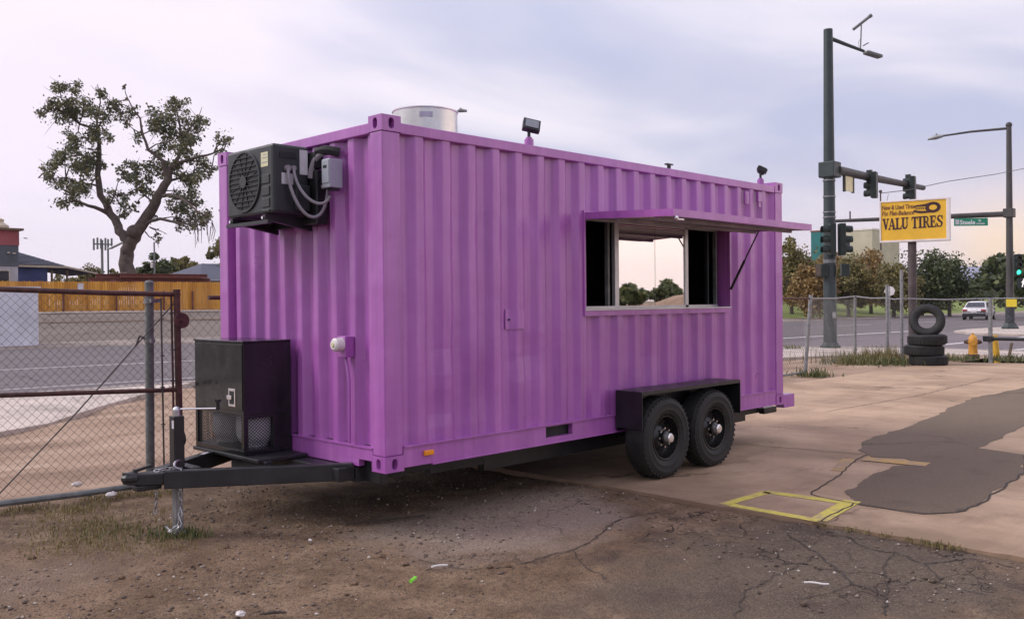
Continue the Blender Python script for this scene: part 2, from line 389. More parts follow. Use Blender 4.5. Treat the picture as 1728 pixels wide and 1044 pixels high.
def dirt_mat():
    t = NT('dirt_and_worn_asphalt')
    big = t.noise(.55, 6, .6, None, .4); mid = t.noise(3.2, 7, .65); fine = t.noise(28, 6, .7); grit = t.voro(70)
    c = t.ramp(mid, [(.28, (.092, .055, .031)), (.5, (.205, .138, .088)), (.72, (.355, .25, .165))])
    c = t.mix(t.ramp(big, [(.42, 0), (.62, .6)]), c, (.135, .082, .048))
    c = t.mix(t.ramp(t.noise(1.1, 5, .6), [(.52, 0), (.72, .5)]), c, (.36, .24, .16))
    c = t.mix(t.ramp(fine, [(.48, 0), (.68, .8)]), c, (.045, .030, .024))
    c = t.mix(t.ramp(grit, [(.0, .75), (.13, 0)]), c, (.33, .28, .25))
    # exposed old asphalt: a patch of its own shape beside the slab, another towards the street corner
    sp = t.n('ShaderNodeSeparateXYZ'); t.l(t.tc.outputs['Object'], sp.inputs[0])
    wob = t.math('MULTIPLY', t.math('SUBTRACT', t.noise(1.3, 5, .6), .5), 1.3)
    def blob(cx, cy, rx, ry, lo, hi, amt):
        dx = t.math('DIVIDE', t.math('SUBTRACT', sp.outputs[0], cx), rx); dy = t.math('DIVIDE', t.math('SUBTRACT', sp.outputs[1], cy), ry)
        d = t.math('ADD', t.math('SQRT', t.math('ADD', t.math('MULTIPLY', dx, dx), t.math('MULTIPLY', dy, dy))), wob)
        return t.ramp(d, [(lo, amt), (hi, 0)])
    asph = t.ramp(t.noise(55, 5, .7), [(.3, (.15, .110, .085)), (.55, (.30, .232, .185)), (.75, (.45, .36, .29))])
    c = t.mix(blob(1.0, -.25, 1.55, 1.05, .62, .95, .92), c, asph)
    asph2 = t.ramp(t.noise(50, 6, .72), [(.3, (.058, .042, .031)), (.55, (.13, .100, .076)), (.76, (.25, .20, .155))])
    c = t.mix(blob(1.3, -2.6, 2.0, 1.25, .6, .98, .88), c, asph2)
    c = t.mix(t.math('MULTIPLY', blob(1.5, -2.3, 1.8, 1.4, .7, 1.1, 1), t.ramp(t.noise(1.7, 6, .68), [(.5, 0), (.66, .7)])), c, (.075, .052, .042))
    c = t.mix(blob(-2.6, .9, 1.4, .7, .4, 1.0, .35), c, (.27, .195, .15))
    # crazing cracks in the worn asphalt near the slab edge
    wv = t.n('ShaderNodeVectorMath', operation='ADD'); nn = t.n('ShaderNodeTexNoise'); nn.inputs['Scale'].default_value = 3.2; nn.inputs['Detail'].default_value = 8
    t.l(t.tc.outputs['Object'], nn.inputs['Vector']); vm = t.n('ShaderNodeVectorMath', operation='SCALE'); vm.inputs['Scale'].default_value = .85
    t.l(nn.outputs['Color'], vm.inputs[0]); t.l(t.tc.outputs['Object'], wv.inputs[0]); t.l(vm.outputs[0], wv.inputs[1])
    cr_ = t.voro(1.15, 'DISTANCE_TO_EDGE', wv.outputs[0]); cr2 = t.voro(3.0, 'DISTANCE_TO_EDGE', wv.outputs[0])
    region = t.math('MAXIMUM', blob(1.9, -2.1, 1.5, 1.6, .6, 1.1, 1.0), blob(1.2, -.6, 1.5, .9, .7, 1.1, .6))
    ck = t.math('MULTIPLY', t.ramp(cr_, [(.004, 1), (.020, 0)]), t.math('MULTIPLY', region, t.ramp(t.noise(.8, 3), [(.42, .15), (.55, 1)])))
    ck2 = t.math('MULTIPLY', t.ramp(cr2, [(.006, .6), (.022, 0)]), t.math('MULTIPLY', region, t.ramp(t.noise(1.4, 4), [(.55, 0), (.62, 1)])))
    ck = t.math('MAXIMUM', ck, ck2)
    c = t.mix(t.math('MULTIPLY', ck, .95), c, (.022, .016, .014))
    h = t.math('SUBTRACT', t.math('ADD', t.math('MULTIPLY', fine, .7), t.math('MULTIPLY', mid, .8)), t.math('MULTIPLY', ck, .6))
    return t.fin(c, .92, 0, t.bump(t.math('SUBTRACT', h, t.math('MULTIPLY', grit, .5)), .8, .03), Specular_IOR_Level=.25)
M['dirt'] = dirt_mat()
def tan_dirt():
    t = NT('tan_packed_soil'); mid = t.noise(.8, 7, .62, t.coord((.6, 1.6, 1))); fine = t.noise(20, 6, .7)
    c = t.ramp(mid, [(.3, (.20, .135, .095)), (.5, (.33, .23, .165)), (.7, (.45, .33, .245))])
    c = t.mix(t.ramp(fine, [(.52, 0), (.75, .4)]), c, (.12, .09, .07))
    return t.fin(c, .95, 0, t.bump(fine, .5, .02), Specular_IOR_Level=.2)
M['tan'] = tan_dirt()
def concrete(name, base, stain=.5, scale=1.0, edge=False):
    t = NT(name); mid = t.noise(.9*scale, 7, .62, t.coord((1, .55, 1))); fine = t.noise(24, 6, .7); st = t.noise(.45*scale, 6, .6, None, .6)
    lo = tuple(x*.62 for x in base); hi = tuple(min(1, x*1.25) for x in base)
    c = t.ramp(mid, [(.3, lo), (.5, base), (.72, hi)])
    c = t.mix(t.ramp(st, [(.5, 0), (.68, stain)]), c, tuple(x*.55 for x in (base[0], base[1]*.92, base[2]*.84)))
    c = t.mix(t.ramp(t.noise(2.6, 6, .7), [(.60, 0), (.74, stain*.7)]), c, tuple(x*.42 for x in base))
    c = t.mix(t.ramp(fine, [(.5, 0), (.78, .35)]), c, tuple(x*.5 for x in base))
    if edge:
        sp = t.n('ShaderNodeSeparateXYZ'); t.l(t.tc.outputs['Object'], sp.inputs[0])
        e_ = t.math('ADD', t.math('SUBTRACT', sp.outputs[0], 2.42), t.math('MULTIPLY', t.math('SUBTRACT', t.noise(1.1, 7, .7), .5), 2.6))
        c = t.mix(t.ramp(e_, [(.05, .75), (.9, 0)]), c, (.20, .135, .09))
        c = t.mix(t.ramp(t.noise(.8, 8, .72, t.coord((.8, 2.2, 1))), [(.55, 0), (.68, .5)]), c, (.17, .11, .075))
    vv = t.coord((1, 1, 1)); nn = t.noise(1.7, 4)
    ad = t.n('ShaderNodeVectorMath', operation='ADD'); t.l(vv, ad.inputs[0])
    cx = t.n('ShaderNodeCombineXYZ'); t.l(nn, cx.inputs[0]); t.l(t.noise(2.1, 4), cx.inputs[1]); t.l(cx.outputs[0], ad.inputs[1])
    ck = t.math('MULTIPLY', t.ramp(t.voro(.33, 'DISTANCE_TO_EDGE', ad.outputs[0]), [(.002, 1), (.009, 0)]), t.ramp(t.noise(.5, 2), [(.5, 0), (.6, .8)]))
    c = t.mix(ck, c, tuple(x*.2 for x in base))
    return t.fin(c, .9, 0, t.bump(fine, .35, .01), Specular_IOR_Level=.25)
M['slab'] = concrete('weathered_concrete_slab', (.415, .292, .200), .6, 1.0, True)
M['walk'] = concrete('pale_sidewalk_concrete', (.50, .425, .375), .25, 1.5)
M['kerb'] = concrete('kerb_concrete', (.42, .37, .35), .35, 1.5)
def asphalt(name, base, v=.35):
    t = NT(name); f = t.noise(60, 5, .7); b = t.noise(.35, 6, .6, t.coord((.35, 1.3, 1)))
    c = t.ramp(f, [(.3, tuple(x*.65 for x in base)), (.55, base), (.78, tuple(x*1.5 for x in base))])
    c = t.mix(t.ramp(b, [(.4, 0), (.68, v)]), c, tuple(x*1.45 for x in base))
    c = t.mix(t.ramp(t.noise(1.6, 6, .65), [(.58, 0), (.72, v)]), c, tuple(x*.55 for x in base))
    ad = t.n('ShaderNodeVectorMath', operation='ADD'); t.l(t.tc.outputs['Object'], ad.inputs[0]); cx = t.n('ShaderNodeCombineXYZ'); t.l(t.noise(.9, 5), cx.inputs[0]); t.l(t.noise(1.3, 5), cx.inputs[1]); t.l(cx.outputs[0], ad.inputs[1])
    ck = t.math('MULTIPLY', t.ramp(t.voro(.21, 'DISTANCE_TO_EDGE', ad.outputs[0]), [(.003, .8), (.011, 0)]), t.ramp(t.noise(.3, 3), [(.42, 0), (.55, 1)]))
    c = t.mix(ck, c, tuple(x*.3 for x in base))
    return t.fin(c, .9, 0, t.bump(f, .4, .008), Specular_IOR_Level=.18)
M['gutter'] = concrete('dusty_gutter_concrete', (.265, .22, .195), .5, .8)
M['road'] = asphalt('street_asphalt', (.150, .130, .133))
M['steele_road'] = asphalt('side_street_asphalt', (.185, .155, .165))
M['lot'] = asphalt('sunbleached_parking_asphalt', (.165, .135, .118), .55)
M['patch'] = asphalt('dark_asphalt_patch', (.145, .108, .080), .4)
def paint(name, c, under, wear=.5):
    t = NT(name); w = t.noise(7, 7, .72); w2 = t.noise(1.8, 4)
    f = t.ramp(t.math('ADD', t.math('MULTIPLY', w, .7), t.math('MULTIPLY', w2, .3)), [(wear-.06, 1), (wear+.07, 0)])
    col = t.ramp(t.noise(18, 4), [(.3, tuple(x*.78 for x in c)), (.7, c)])
    return t.fin(t.mix(f, col, under), .8)
M['yellow_line'] = paint('worn_yellow_paint', (.64, .54, .10), (.37, .26, .165), .44)
M['orange_line'] = paint('faded_orange_paint', (.50, .30, .085), (.30, .21, .14), .49)
M['white_line'] = paint('worn_white_road_paint', (.66, .62, .62), (.17, .15, .15), .36)
M['tar'] = simple('tar_joint', (.045, .035, .030), .9, 0, .5, 9)
def grass_m():
    t = NT('mown_grass'); n = t.noise(.6, 6, .65); f = t.noise(9, 5, .7)
    c = t.ramp(n, [(.3, (.12, .165, .028)), (.55, (.19, .235, .045)), (.75, (.29, .285, .08))])
    return t.fin(t.mix(t.ramp(f, [(.5, 0), (.75, .5)]), c, (.04, .06, .015)), .9, 0, t.bump(f, .7, .05))
M['grass'] = grass_m()
def plain_m():
    t = NT('distant_plain'); n = t.noise(.01, 6, .6); f = t.noise(.3, 5, .65)
    c = t.ramp(n, [(.35, (.16, .115, .075)), (.5, (.12, .11, .05)), (.65, (.22, .16, .11))])
    return t.fin(t.mix(t.ramp(f, [(.45, 0), (.7, .4)]), c, (.08, .075, .035)), .95)
M['plain'] = plain_m()
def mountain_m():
    t = NT('haze_blue_mountain'); n = t.noise(.004, 6, .6)
    return t.fin(t.ramp(n, [(.35, (.12, .13, .21)), (.7, (.24, .235, .33))]), .95)  # part of the distance haze is painted in as this blue
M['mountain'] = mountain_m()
def wood_fence():
    t = NT('ochre_stained_pickets'); i = t.island(); g = t.noise(2.4, 6, .65, t.coord((6, 6, .5)))
    c = t.ramp(i, [(0, (.46, .20, .026)), (.5, (.60, .285, .036)), (1, (.68, .34, .05))])
    c = t.mix(t.ramp(g, [(.45, 0), (.7, .5)]), c, (.30, .125, .025))
    return t.fin(c, .75, 0, t.bump(g, .2, .01))
M['picket'] = wood_fence()
def siding():
    t = NT('pale_lap_siding'); return t.fin(t.ramp(t.noise(1.5, 4), [(.3, (.34, .33, .36)), (.7, (.46, .44, .47))]), .7)
M['siding'] = siding()
def shingle():
    t = NT('slate_blue_shingles'); n = t.noise(5, 5, .7); i = t.island()
    c = t.ramp(i, [(0, (.055, .062, .095)), (1, (.105, .11, .15))])
    return t.fin(t.mix(t.ramp(n, [(.5, 0), (.75, .4)]), c, (.04, .042, .06)), .85)
M['shingle'] = shingle()

# ------------------------------------------------------------------ numeric noise for terrain
def vnoise(x, y, seed):
    r = np.random.default_rng(seed); T = r.random((256, 256)).astype(np.float32)
    xi = np.floor(x).astype(int); yi = np.floor(y).astype(int); fx = x-xi; fy = y-yi
    fx = fx*fx*(3-2*fx); fy = fy*fy*(3-2*fy); a = lambda i, j: T[(xi+i) & 255, (yi+j) & 255]
    return (a(0,0)*(1-fx)+a(1,0)*fx)*(1-fy)+(a(0,1)*(1-fx)+a(1,1)*fx)*fy
def fbm(x, y, seed, oct=5, gain=.5):
    s = 0; a = 1; t = 0
    for k in range(oct): s = s + a*vnoise(x*2**k+17*k, y*2**k+31*k, seed+k); t += a; a *= gain
    return s/t - .5
def grid(name, xs, ys, hf, mat):
    X, Y = np.meshgrid(xs, ys, indexing='ij'); Z = hf(X, Y); V = np.stack([X, Y, Z], -1).reshape(-1, 3)
    nx, ny = len(xs), len(ys); i = np.arange(nx*ny).reshape(nx, ny)
    F = np.stack([i[:-1,:-1], i[1:,:-1], i[1:,1:], i[:-1,1:]], -1).reshape(-1, 4)
    return fast_mesh(name, V, F, mat, None, True)
def sheet(name, poly, z, mat, thick=.0):
    m = MB()
    if thick: m.prism([(x, y, z-thick) for x, y in poly], (0,0,thick))
    else: m.add([(x, y, z) for x, y in poly], [tuple(range(len(poly)))])
    return struct(m.build(name, mat))

# ------------------------------------------------------------------ terrain and streets
def FAR(x): return 36.4 - .105*(x-8)            # far edge of the main street
def rise(d): t = np.clip(d/15.0, 0, 1); return 1.36*t*t*(3-2*t)
bpy.context.view_layer.update()
struct(grid('plain', np.linspace(-3000, 6000, 60), np.linspace(-3000, 3000, 40), lambda X, Y: -0.35+0*X, M['plain']))
def dirt_h(X, Y):
    h = -.035 + .045*fbm(X*.9, Y*.9, 3, 4) + .022*fbm(X*7, Y*7, 9, 4, .6)
    d = np.hypot(X+1.0, Y-1.22); h = np.where(d < .5, h*.5-.02, h)
    return np.where(X > 2.2, np.minimum(h, -.012), h)
struct(grid('dirt_lot', np.arange(-7.2, 2.46, .035), np.arange(-5.2, 3.45, .035), dirt_h, M['dirt']))
sheet('dirt_apron', [(-40,-40),(2.46,-40),(2.46,-5.19),(-7.19,-5.19),(-7.19,3.44),(-40,3.44)], -.05, M['dirt'])
def tan_h(X, Y):
    base = -.03 + .05*fbm(X*.6, Y*.6, 21, 4)
    ruts = .03*np.sin(Y*3.1+.6*np.sin(X*.7))*(Y > 4.2)
    return base+ruts*.6
struct(grid('soil_strip', np.arange(-12, 27, .15), np.arange(3.3, 12.6, .1), tan_h, M['tan']))
rsl = random.Random(31)
slab = sheet('concrete_slab', [(2.42,-40),(2.42,-6)]+[(2.42+rsl.uniform(-.018,.016), -6+.11*i) for i in range(86)]+[(2.42,3.55),(20.9,3.55),(21.6,2.0),(22.4,0),(23.2,-40)], 0, M['slab'], .12)
# sidewalks, kerb line with the rounded corner, streets
arc = [(20+7*math.cos(a), 6.2+7*math.sin(a)) for a in [R(90-11.25*i) for i in range(9)]]
near_edge = [(-40, 17.0), (0, 13.45), (6, 13.6)] + arc
sheet('main_street', [(-60, 18.5), (0, 13.35), (20, 12.95), (25.5, 10.6), (27, 5.5), (80, 3), (140, 0), (140, 26), (89, 27.6), (63, 30.6), (8, 36.4), (-60, 43.5)], -.045, M['road'])
sheet('side_street', [(26.9, -60), (38.0, -60), (44, 11.5), (27.0, 13)], -.040, M['steele_road'])
sheet('sidewalk', [(-40, 11.0), (-.9, 7.6), (.5, 8.4), (1.8, 10.0), (4.4, 12.8), (5.2, 13.37), (0, 13.3), (-40, 16.85)], .035, M['walk'], .12)
sheet('corner_sidewalk', [(12, 10.4), (16, 9.2), (20, 7.4), (22.6, 6.2), (24.2, 4.4), (24.4, -40), (26.85, -40), (26.85, 6.2)] +
      [(20+6.85*math.cos(R(11.25*i)), 6.2+6.85*math.sin(R(11.25*i))) for i in range(1, 9)] + [(12, 13.2)], .035, M['walk'], .12)
k = MB()
kl = [(-40, 17.0), (0, 13.45), (6, 13.35), (12, 13.3)] + arc + [(27, -40)]
for a, b in zip(kl, kl[1:]): k.beam((a[0], a[1], .0), (b[0], b[1], .0), .16, .11)
struct(k.build('kerb', M['kerb']))
# corner across the side street
sheet('far_corner_pavement', [(40.5,-60), (80,-60), (80, 7.5), (62, 9.6), (47, 11.4), (44, 11.0), (41.5, 9.5), (40.6, 6.0)], .05, M['walk'], .13)
# far gutter, parking lot and lawn rising away beyond the main street
def far_strip(name, x0, x1, d0, d1, nx, nd, mat, dz=0.):
    xs = np.linspace(x0, x1, nx); ds = np.linspace(d0, d1, nd)
    X, D = np.meshgrid(xs, ds, indexing='ij'); Y = FAR(X)+D; Z = rise(D-.8)+.02+dz + .03*fbm(X*.3, D*.5, 5, 3)*(D > 2)
    if d0 < 0: Z[:, 0] = -.12
    V = np.stack([X, Y, Z], -1).reshape(-1, 3); i = np.arange(nx*nd).reshape(nx, nd)
    F = np.stack([i[:-1,:-1], i[1:,:-1], i[1:,1:], i[:-1,1:]], -1).reshape(-1, 4)
    return struct(fast_mesh(name, V, F, mat, None, True))
far_strip('far_gutter', -60, 150, -1.3, 2.6, 40, 30, M['gutter'])
far_strip('seam_strip', -60, 50, 9.2, 9.75, 40, 4, M['patch'], .025)
far_strip('pale_strip', -60, 50, 13.2, 15.3, 40, 6, M['gutter'], .03)
far_strip('parking_lot', -60, 50, 2.6, 140, 60, 90, M['lot'])
far_strip('lawn', 50, 620, 2.6, 260, 60, 90, M['grass'])
def mark(name, pts, w, z, mat):
    m = MB()
    for a, b in zip(pts, pts[1:]):
        a, b = Vector((*a, z)), Vector((*b, z)); d = (b-a).normalized(); s_ = Vector((-d.y, d.x, 0))*w/2
        m.quad(a-s_, b-s_, b+s_, a+s_)
    return struct(m.build(name, mat, recalc=False))
mark('lane_line', [(-20, 24.7), (30, 19.7)], .16, -.040, M['white_line'])
mark('edge_line', [(-20, 16.9), (20, 14.6)], .10, -.040, M['white_line'])
for i in range(4): mark('lane_line', [(40+11*i, 22.4-1.1*i), (46+11*i, 21.8-1.1*i)], .16, -.040, M['white_line'])
mark('stop_line', [(29.0, 15.2), (46, 13.4)], .35, -.040, M['white_line'])
mark('crosswalk_line', [(28.2, 4.0), (37.2, 3.2)], .28, -.035, M['white_line'])
mark('crosswalk_line', [(28.2, 7.2), (40.2, 6.6)], .28, -.035, M['white_line'])
# asphalt trench patch on the slab with its ragged edges, tar joints and painted marks
def ragged(poly, amp, seed):
    r = random.Random(seed); o = []; tgt = [0, 0]; cur = [0, 0]; step = 0
    for i, p in enumerate(poly):
        q = poly[(i+1) % len(poly)]; n = max(1, int(math.dist(p, q)/.04))
        for k_ in range(n):
            if step % 6 == 0: tgt = [r.uniform(-amp, amp), r.uniform(-amp, amp)]
            step += 1; cur = [c+(t_-c)*.3 for c, t_ in zip(cur, tgt)]; t = k_/n
            o.append((p[0]+(q[0]-p[0])*t+cur[0]+r.uniform(-.007, .007), p[1]+(q[1]-p[1])*t+cur[1]+r.uniform(-.007, .007)))
    return o
patch = [(5.5,-1.23),(5.9,-.95),(6.45,-.70),(7.94,-.66),(10.4,-.33),(12.2,-.09),(14.6,-.22),(19.5,-.3),(19.5,-1.6),(9.0,-1.75),(6.85,-1.90),(6.65,-2.40),(5.65,-2.66),(4.76,-2.73),(3.87,-2.81),(3.41,-2.78),(3.2,-2.64),(3.15,-2.10),(3.60,-1.83),(3.96,-1.76),(4.37,-1.72),(5.08,-1.63),(5.364,-1.75),(5.62,-1.51)]
sheet('asphalt_patch', ragged(patch, .045, 4), .004, M['patch'])
def joint(pts, w, seed):
    r = random.Random(seed); o = []
    for p, q in zip(pts, pts[1:]):
        n = max(1, int(math.dist(p, q)/.12))
        for k_ in range(n): t = k_/n; o.append((p[0]+(q[0]-p[0])*t+r.uniform(-.02, .02), p[1]+(q[1]-p[1])*t+r.uniform(-.02, .02)))
    o.append(pts[-1]); return mark('tar_joint', o, w, .0058, M['tar'])
joint([(3.42,-2.79),(3.22,-2.62),(3.2,-2.07),(3.3,-1.63),(4.2,-1.46),(5.22,-1.2),(5.6,-1.16)], .014, 1)
joint([(3.42,-2.80),(3.9,-2.83),(4.8,-2.75),(5.66,-2.68),(6.64,-2.41),(8.6,-2.3)], .018, 2)
joint([(5.6,-1.16),(5.35,.2),(5.2,1.0)], .013, 3)
joint([(2.45,-2.16),(3.2,-2.07)], .015, 5)
joint([(8.9,.9),(12,.75),(16.5,.9)], .012, 6)
mark('yellow_line', [(2.47,-1.30),(3.15,-1.32)], .095, .003, M['yellow_line'])
mark('yellow_line', [(3.15,-1.30),(3.2,-2.07)], .12, .003, M['yellow_line'])
mark('yellow_line', [(2.50,-1.34),(2.47,-2.13)], .10, .003, M['yellow_line'])
mark('yellow_line', [(2.47,-2.12),(3.3,-2.02)], .14, .0045, M['yellow_line'])
mark('orange_line', [(5.32,-1.24),(5.40,-1.86)], .24, .0072, M['orange_line'])
mark('orange_line', [(4.5,-1.33),(5.22,-1.12)], .13, .003, M['orange_line'])

CRACKS = [[(0.95, -1.16), (0.64, -1.23), (0.46, -1.21), (0.32, -1.2), (0.09, -1.21)], [(2.28, -2.44), (2.05, -2.67), (2.09, -2.85), (1.96, -3.09), (2.25, -3.29), (2.21, -3.6)], [(1.99, -2.13), (1.7, -2.5), (1.24, -2.95), (1.18, -3.18), (0.78, -3.31)], [(0.95, -1.16), (1.5, -0.92), (1.83, -0.93), (2.06, -1.0)], [(1.96, -3.09), (1.6, -3.34), (1.56, -3.54), (1.62, -3.76)], [(1.24, -2.95), (0.98, -2.92), (0.72, -2.79)], [(2.09, -2.85), (1.66, -2.95), (1.18, -3.18)], [(0.64, -1.23), (0.39, -1.58), (0.27, -1.91)], [(0.09, -1.21), (-0.14, -1.09), (-0.19, -0.8), (-0.18, -0.55)], [(0.26, -2.73), (0.64, -2.55), (1.25, -2.52), (1.7, -2.5)]]
def crack(pts, w, seed):
    r = random.Random(seed); o = []
    for (x0, y0), (x1, y1) in zip(pts, pts[1:]):
        n = max(1, int(math.dist((x0, y0), (x1, y1))/.05))
        for k_ in range(n): t = k_/n; o.append((x0+(x1-x0)*t+r.uniform(-.016, .016), y0+(y1-y0)*t+r.uniform(-.016, .016)))
    m = MB()
    for i, (a, b) in enumerate(zip(o, o[1:])):
        wa = w*(.35+.65*abs(math.sin(i*.9+seed)))*.5; d = Vector((b[0]-a[0], b[1]-a[1], 0)).normalized(); s_ = Vector((-d.y, d.x, 0))*wa
        za = float(dirt_h(np.array([a[0]]), np.array([a[1]]))[0])+.006; zb = float(dirt_h(np.array([b[0]]), np.array([b[1]]))[0])+.006
        A_, B_ = Vector((*a, za)), Vector((*b, zb)); m.quad(A_-s_, B_-s_, B_+s_, A_+s_)
    struct(m.build('crack', M['tar'], recalc=False))
for i, q in enumerate(CRACKS): crack(q, .014 if i < 4 else .009, i)
# ------------------------------------------------------------------ the container food trailer
Z0, L, WD, H = .45, 5.93, 2.438, 2.591
Z1 = Z0+H
T = thing('food_trailer', 'purple shipping container food trailer with open serving hatch on black tandem axle chassis', 'food trailer', (0,0,0))
P = M['purple']
def obround(cx, cy, w, h, n=6):
    pts = []; r = w/2; s_ = h/2-r
    for i in range(n+1): a = math.pi*i/n; pts.append((cx+r*math.cos(a), cy+s_+r*math.sin(a)))
    for i in range(n+1): a = math.pi+math.pi*i/n; pts.append((cx+r*math.cos(a), cy-s_+r*math.sin(a)))
    return pts
def holed_face(m, o, u, v, w, h, hole, depth):
    """rectangle w x h at o spanned by u, v with a recessed obround pocket"""
    o, u, v = Vector(o), Vector(u), Vector(v); nrm = u.cross(v); P3 = lambda p: o+u*p[0]+v*p[1]
    hp = hole; n = len(hp); rect = []
    cx = sum(p[0] for p in hp)/n; cy = sum(p[1] for p in hp)/n
    for p in hp:
        dx, dy = p[0]-cx, p[1]-cy; k1 = 1e9
        if dx > 1e-9: k1 = min(k1, (w-cx)/dx)
        if dx < -1e-9: k1 = min(k1, -cx/dx)
        if dy > 1e-9: k1 = min(k1, (h-cy)/dy)
        if dy < -1e-9: k1 = min(k1, -cy/dy)
        rect.append((cx+dx*k1, cy+dy*k1))
    vs = [P3(p) for p in hp]+[P3(p) for p in rect]+[P3(p)-nrm*depth for p in hp]
    fs = [(i, (i+1)%n, n+(i+1)%n, n+i) for i in range(n)]+[(i, 2*n+i, 2*n+(i+1)%n, (i+1)%n) for i in range(n)]
    # the rectangle's four corners
    b = len(m.v); m.add(vs, fs+[tuple(range(2*n, 3*n))])
    for c in ((0,0),(w,0),(w,h),(0,h)):
        ds = sorted(range(n), key=lambda i: math.dist(rect[i], c))
        i0 = ds[0]
        for i in range(n):
            a, b2 = rect[i], rect[(i+1)%n]
            if (abs(a[0]-c[0]) < 1e-6 and abs(b2[1]-c[1]) < 1e-6) or (abs(a[1]-c[1]) < 1e-6 and abs(b2[0]-c[0]) < 1e-6):
                if math.dist(a, c) < max(w, h) and math.dist(b2, c) < max(w, h) and a != b2: m.add([P3(a), P3(b2), P3(c)], [(0,1,2)]); break
def casting(sx, sy, sz):
    x0 = -.005 if sx < 0 else L-.173; x1 = x0+.178
    y0 = -.005 if sy < 0 else WD-.157; y1 = y0+.162
    z0 = Z0-.012 if sz < 0 else Z1-.098; z1 = z0+.118
    m = MB(); hw, hh = .052, .082
    xs, ys = x1-x0, y1-y0
    if sx < 0: holed_face(m, (x0, y1, z0), (0,-1,0), (0,0,1), ys, .118, obround(ys/2, .059, hw, hh), .06); m.quad((x1,y0,z0),(x1,y1,z0),(x1,y1,z1),(x1,y0,z1))
    else: holed_face(m, (x1, y0, z0), (0,1,0), (0,0,1), ys, .118, obround(ys/2, .059, hw, hh), .06); m.quad((x0,y0,z0),(x0,y1,z0),(x0,y1,z1),(x0,y0,z1))
    if sy < 0: holed_face(m, (x0, y0, z0), (1,0,0), (0,0,1), xs, .118, obround(xs/2, .059, hw, hh), .06); m.quad((x0,y1,z0),(x1,y1,z0),(x1,y1,z1),(x0,y1,z1))
    else: holed_face(m, (x1, y1, z0), (-1,0,0), (0,0,1), xs, .118, obround(xs/2, .059, hw, hh), .06); m.quad((x0,y0,z0),(x1,y0,z0),(x1,y0,z1),(x0,y0,z1))
    m.quad((x0,y0,z0),(x1,y0,z0),(x1,y1,z0),(x0,y1,z0)); m.quad((x0,y0,z1),(x1,y0,z1),(x1,y1,z1),(x0,y1,z1))
    return m
for sx in (-1, 1):
    for sy in (-1, 1):
        for sz in (-1, 1): casting(sx, sy, sz).build('corner_casting', P, T, recalc=False)
        a0 = .0 if sx < 0 else L-.165; b0 = .0 if sy < 0 else WD-.15
        MB().box(a0, b0, Z0+.108, a0+.165, b0+.15, Z1-.1).build('corner_post', P, T, bevel=.008)
# corrugated walls: profile along the wall, outer flat, flank, recess, flank
def corr(s0, s1, first, pitch, d, out=.012, rnd=.035, flat=.29, fl=.21):
    """(s, inset) profile points between s0 and s1; a recess begins at first + k*pitch"""
    k_ = math.floor((s0-first)/pitch)-1; pts = []
    while first+k_*pitch < s1+pitch:
        b_ = first+k_*pitch; f = fl*pitch
        e = rnd*pitch                                   # rolled corners: each bend is eased over 2e
        for s_, up in ((b_, 0), (b_+f, 1), (b_+f+flat*pitch, 2), (b_+2*f+flat*pitch, 3)):
            sl = d/f
            if e == 0: pts += [(s_, out+d*(up in (1, 2)))]
            elif up == 0: pts += [(s_-e, out), (s_, out+sl*e*.25), (s_+e, out+sl*e)]
            elif up == 1: pts += [(s_-e, out+d-sl*e), (s_, out+d-sl*e*.25), (s_+e, out+d)]
            elif up == 2: pts += [(s_-e, out+d), (s_, out+d-sl*e*.25), (s_+e, out+d-sl*e)]
            else: pts += [(s_-e, out+sl*e), (s_, out+sl*e*.25), (s_+e, out)]
        k_ += 1
    def val(s):
        for (a, va), (b, vb) in zip(pts, pts[1:]):
            if a <= s <= b: return va+(vb-va)*(s-a)/max(b-a, 1e-9)
        return out
    return [(s0, val(s0))]+[p for p in pts if s0 < p[0] < s1]+[(s1, val(s1))]
def wall(m, s0, s1, za, zb, first, pitch, d, P3, dz=None):
    pr = corr(s0, s1, first, pitch, d)
    zs = [za, zb] if dz is None else list(np.linspace(za, zb, dz))
    n = len(pr); vs = []
    for z in zs:
        for s_, i_ in pr: vs.append(P3(s_, i_, z))
    m.add(vs, [(j*n+i, j*n+i+1, (j+1)*n+i+1, (j+1)*n+i) for j in range(len(zs)-1) for i in range(n-1)])
rs = random.Random(5)
dent = [(.62, 1.35, .014, .16), (1.52, 1.25, .016, .14), (1.34, 1.5, .010, .2), (.55, .85, .012, .12), (1.75, 2.5, .008, .3), (.9, 2.2, .008, .3), (3.3, 1.1, .009, .2), (5.2, 1.3, .010, .25), (1.0, .95, .012, .18)]
def side_pt(s, i, z):
    q = sum(a*math.exp(-((s-x)**2+(z-zz)**2)/(2*r*r)*2) for x, zz, a, r in dent)
    return (s, max(.003, i+q), z)
WX0, WX1, WZ0, WZ1 = 2.29, 4.745, 1.60, 2.455
pr = (.398, .272, .047)
m = MB(); wall(m, .165, WX0-.02, Z0+.165, Z1-.105, *pr, side_pt, 24); m.build('side_panel', P, T, recalc=False)
m = MB(); wall(m, WX1+.02, L-.165, Z0+.165, Z1-.105, *pr, side_pt, 24); m.build('side_panel', P, T, recalc=False)
m = MB(); wall(m, WX0-.02, WX1+.02, Z0+.165, WZ0-.045, *pr, side_pt, 10); m.build('side_panel', P, T, recalc=False)
m = MB(); wall(m, WX0-.02, WX1+.02, WZ1+.03, Z1-.105, *pr, side_pt, 6); m.build('side_panel', P, T, recalc=False)
m = MB(); wall(m, .165, L-.165, Z0+.165, Z1-.105, *pr, lambda s, i, z: (s, WD-i, z)); m.build('side_panel', P, T, recalc=False)
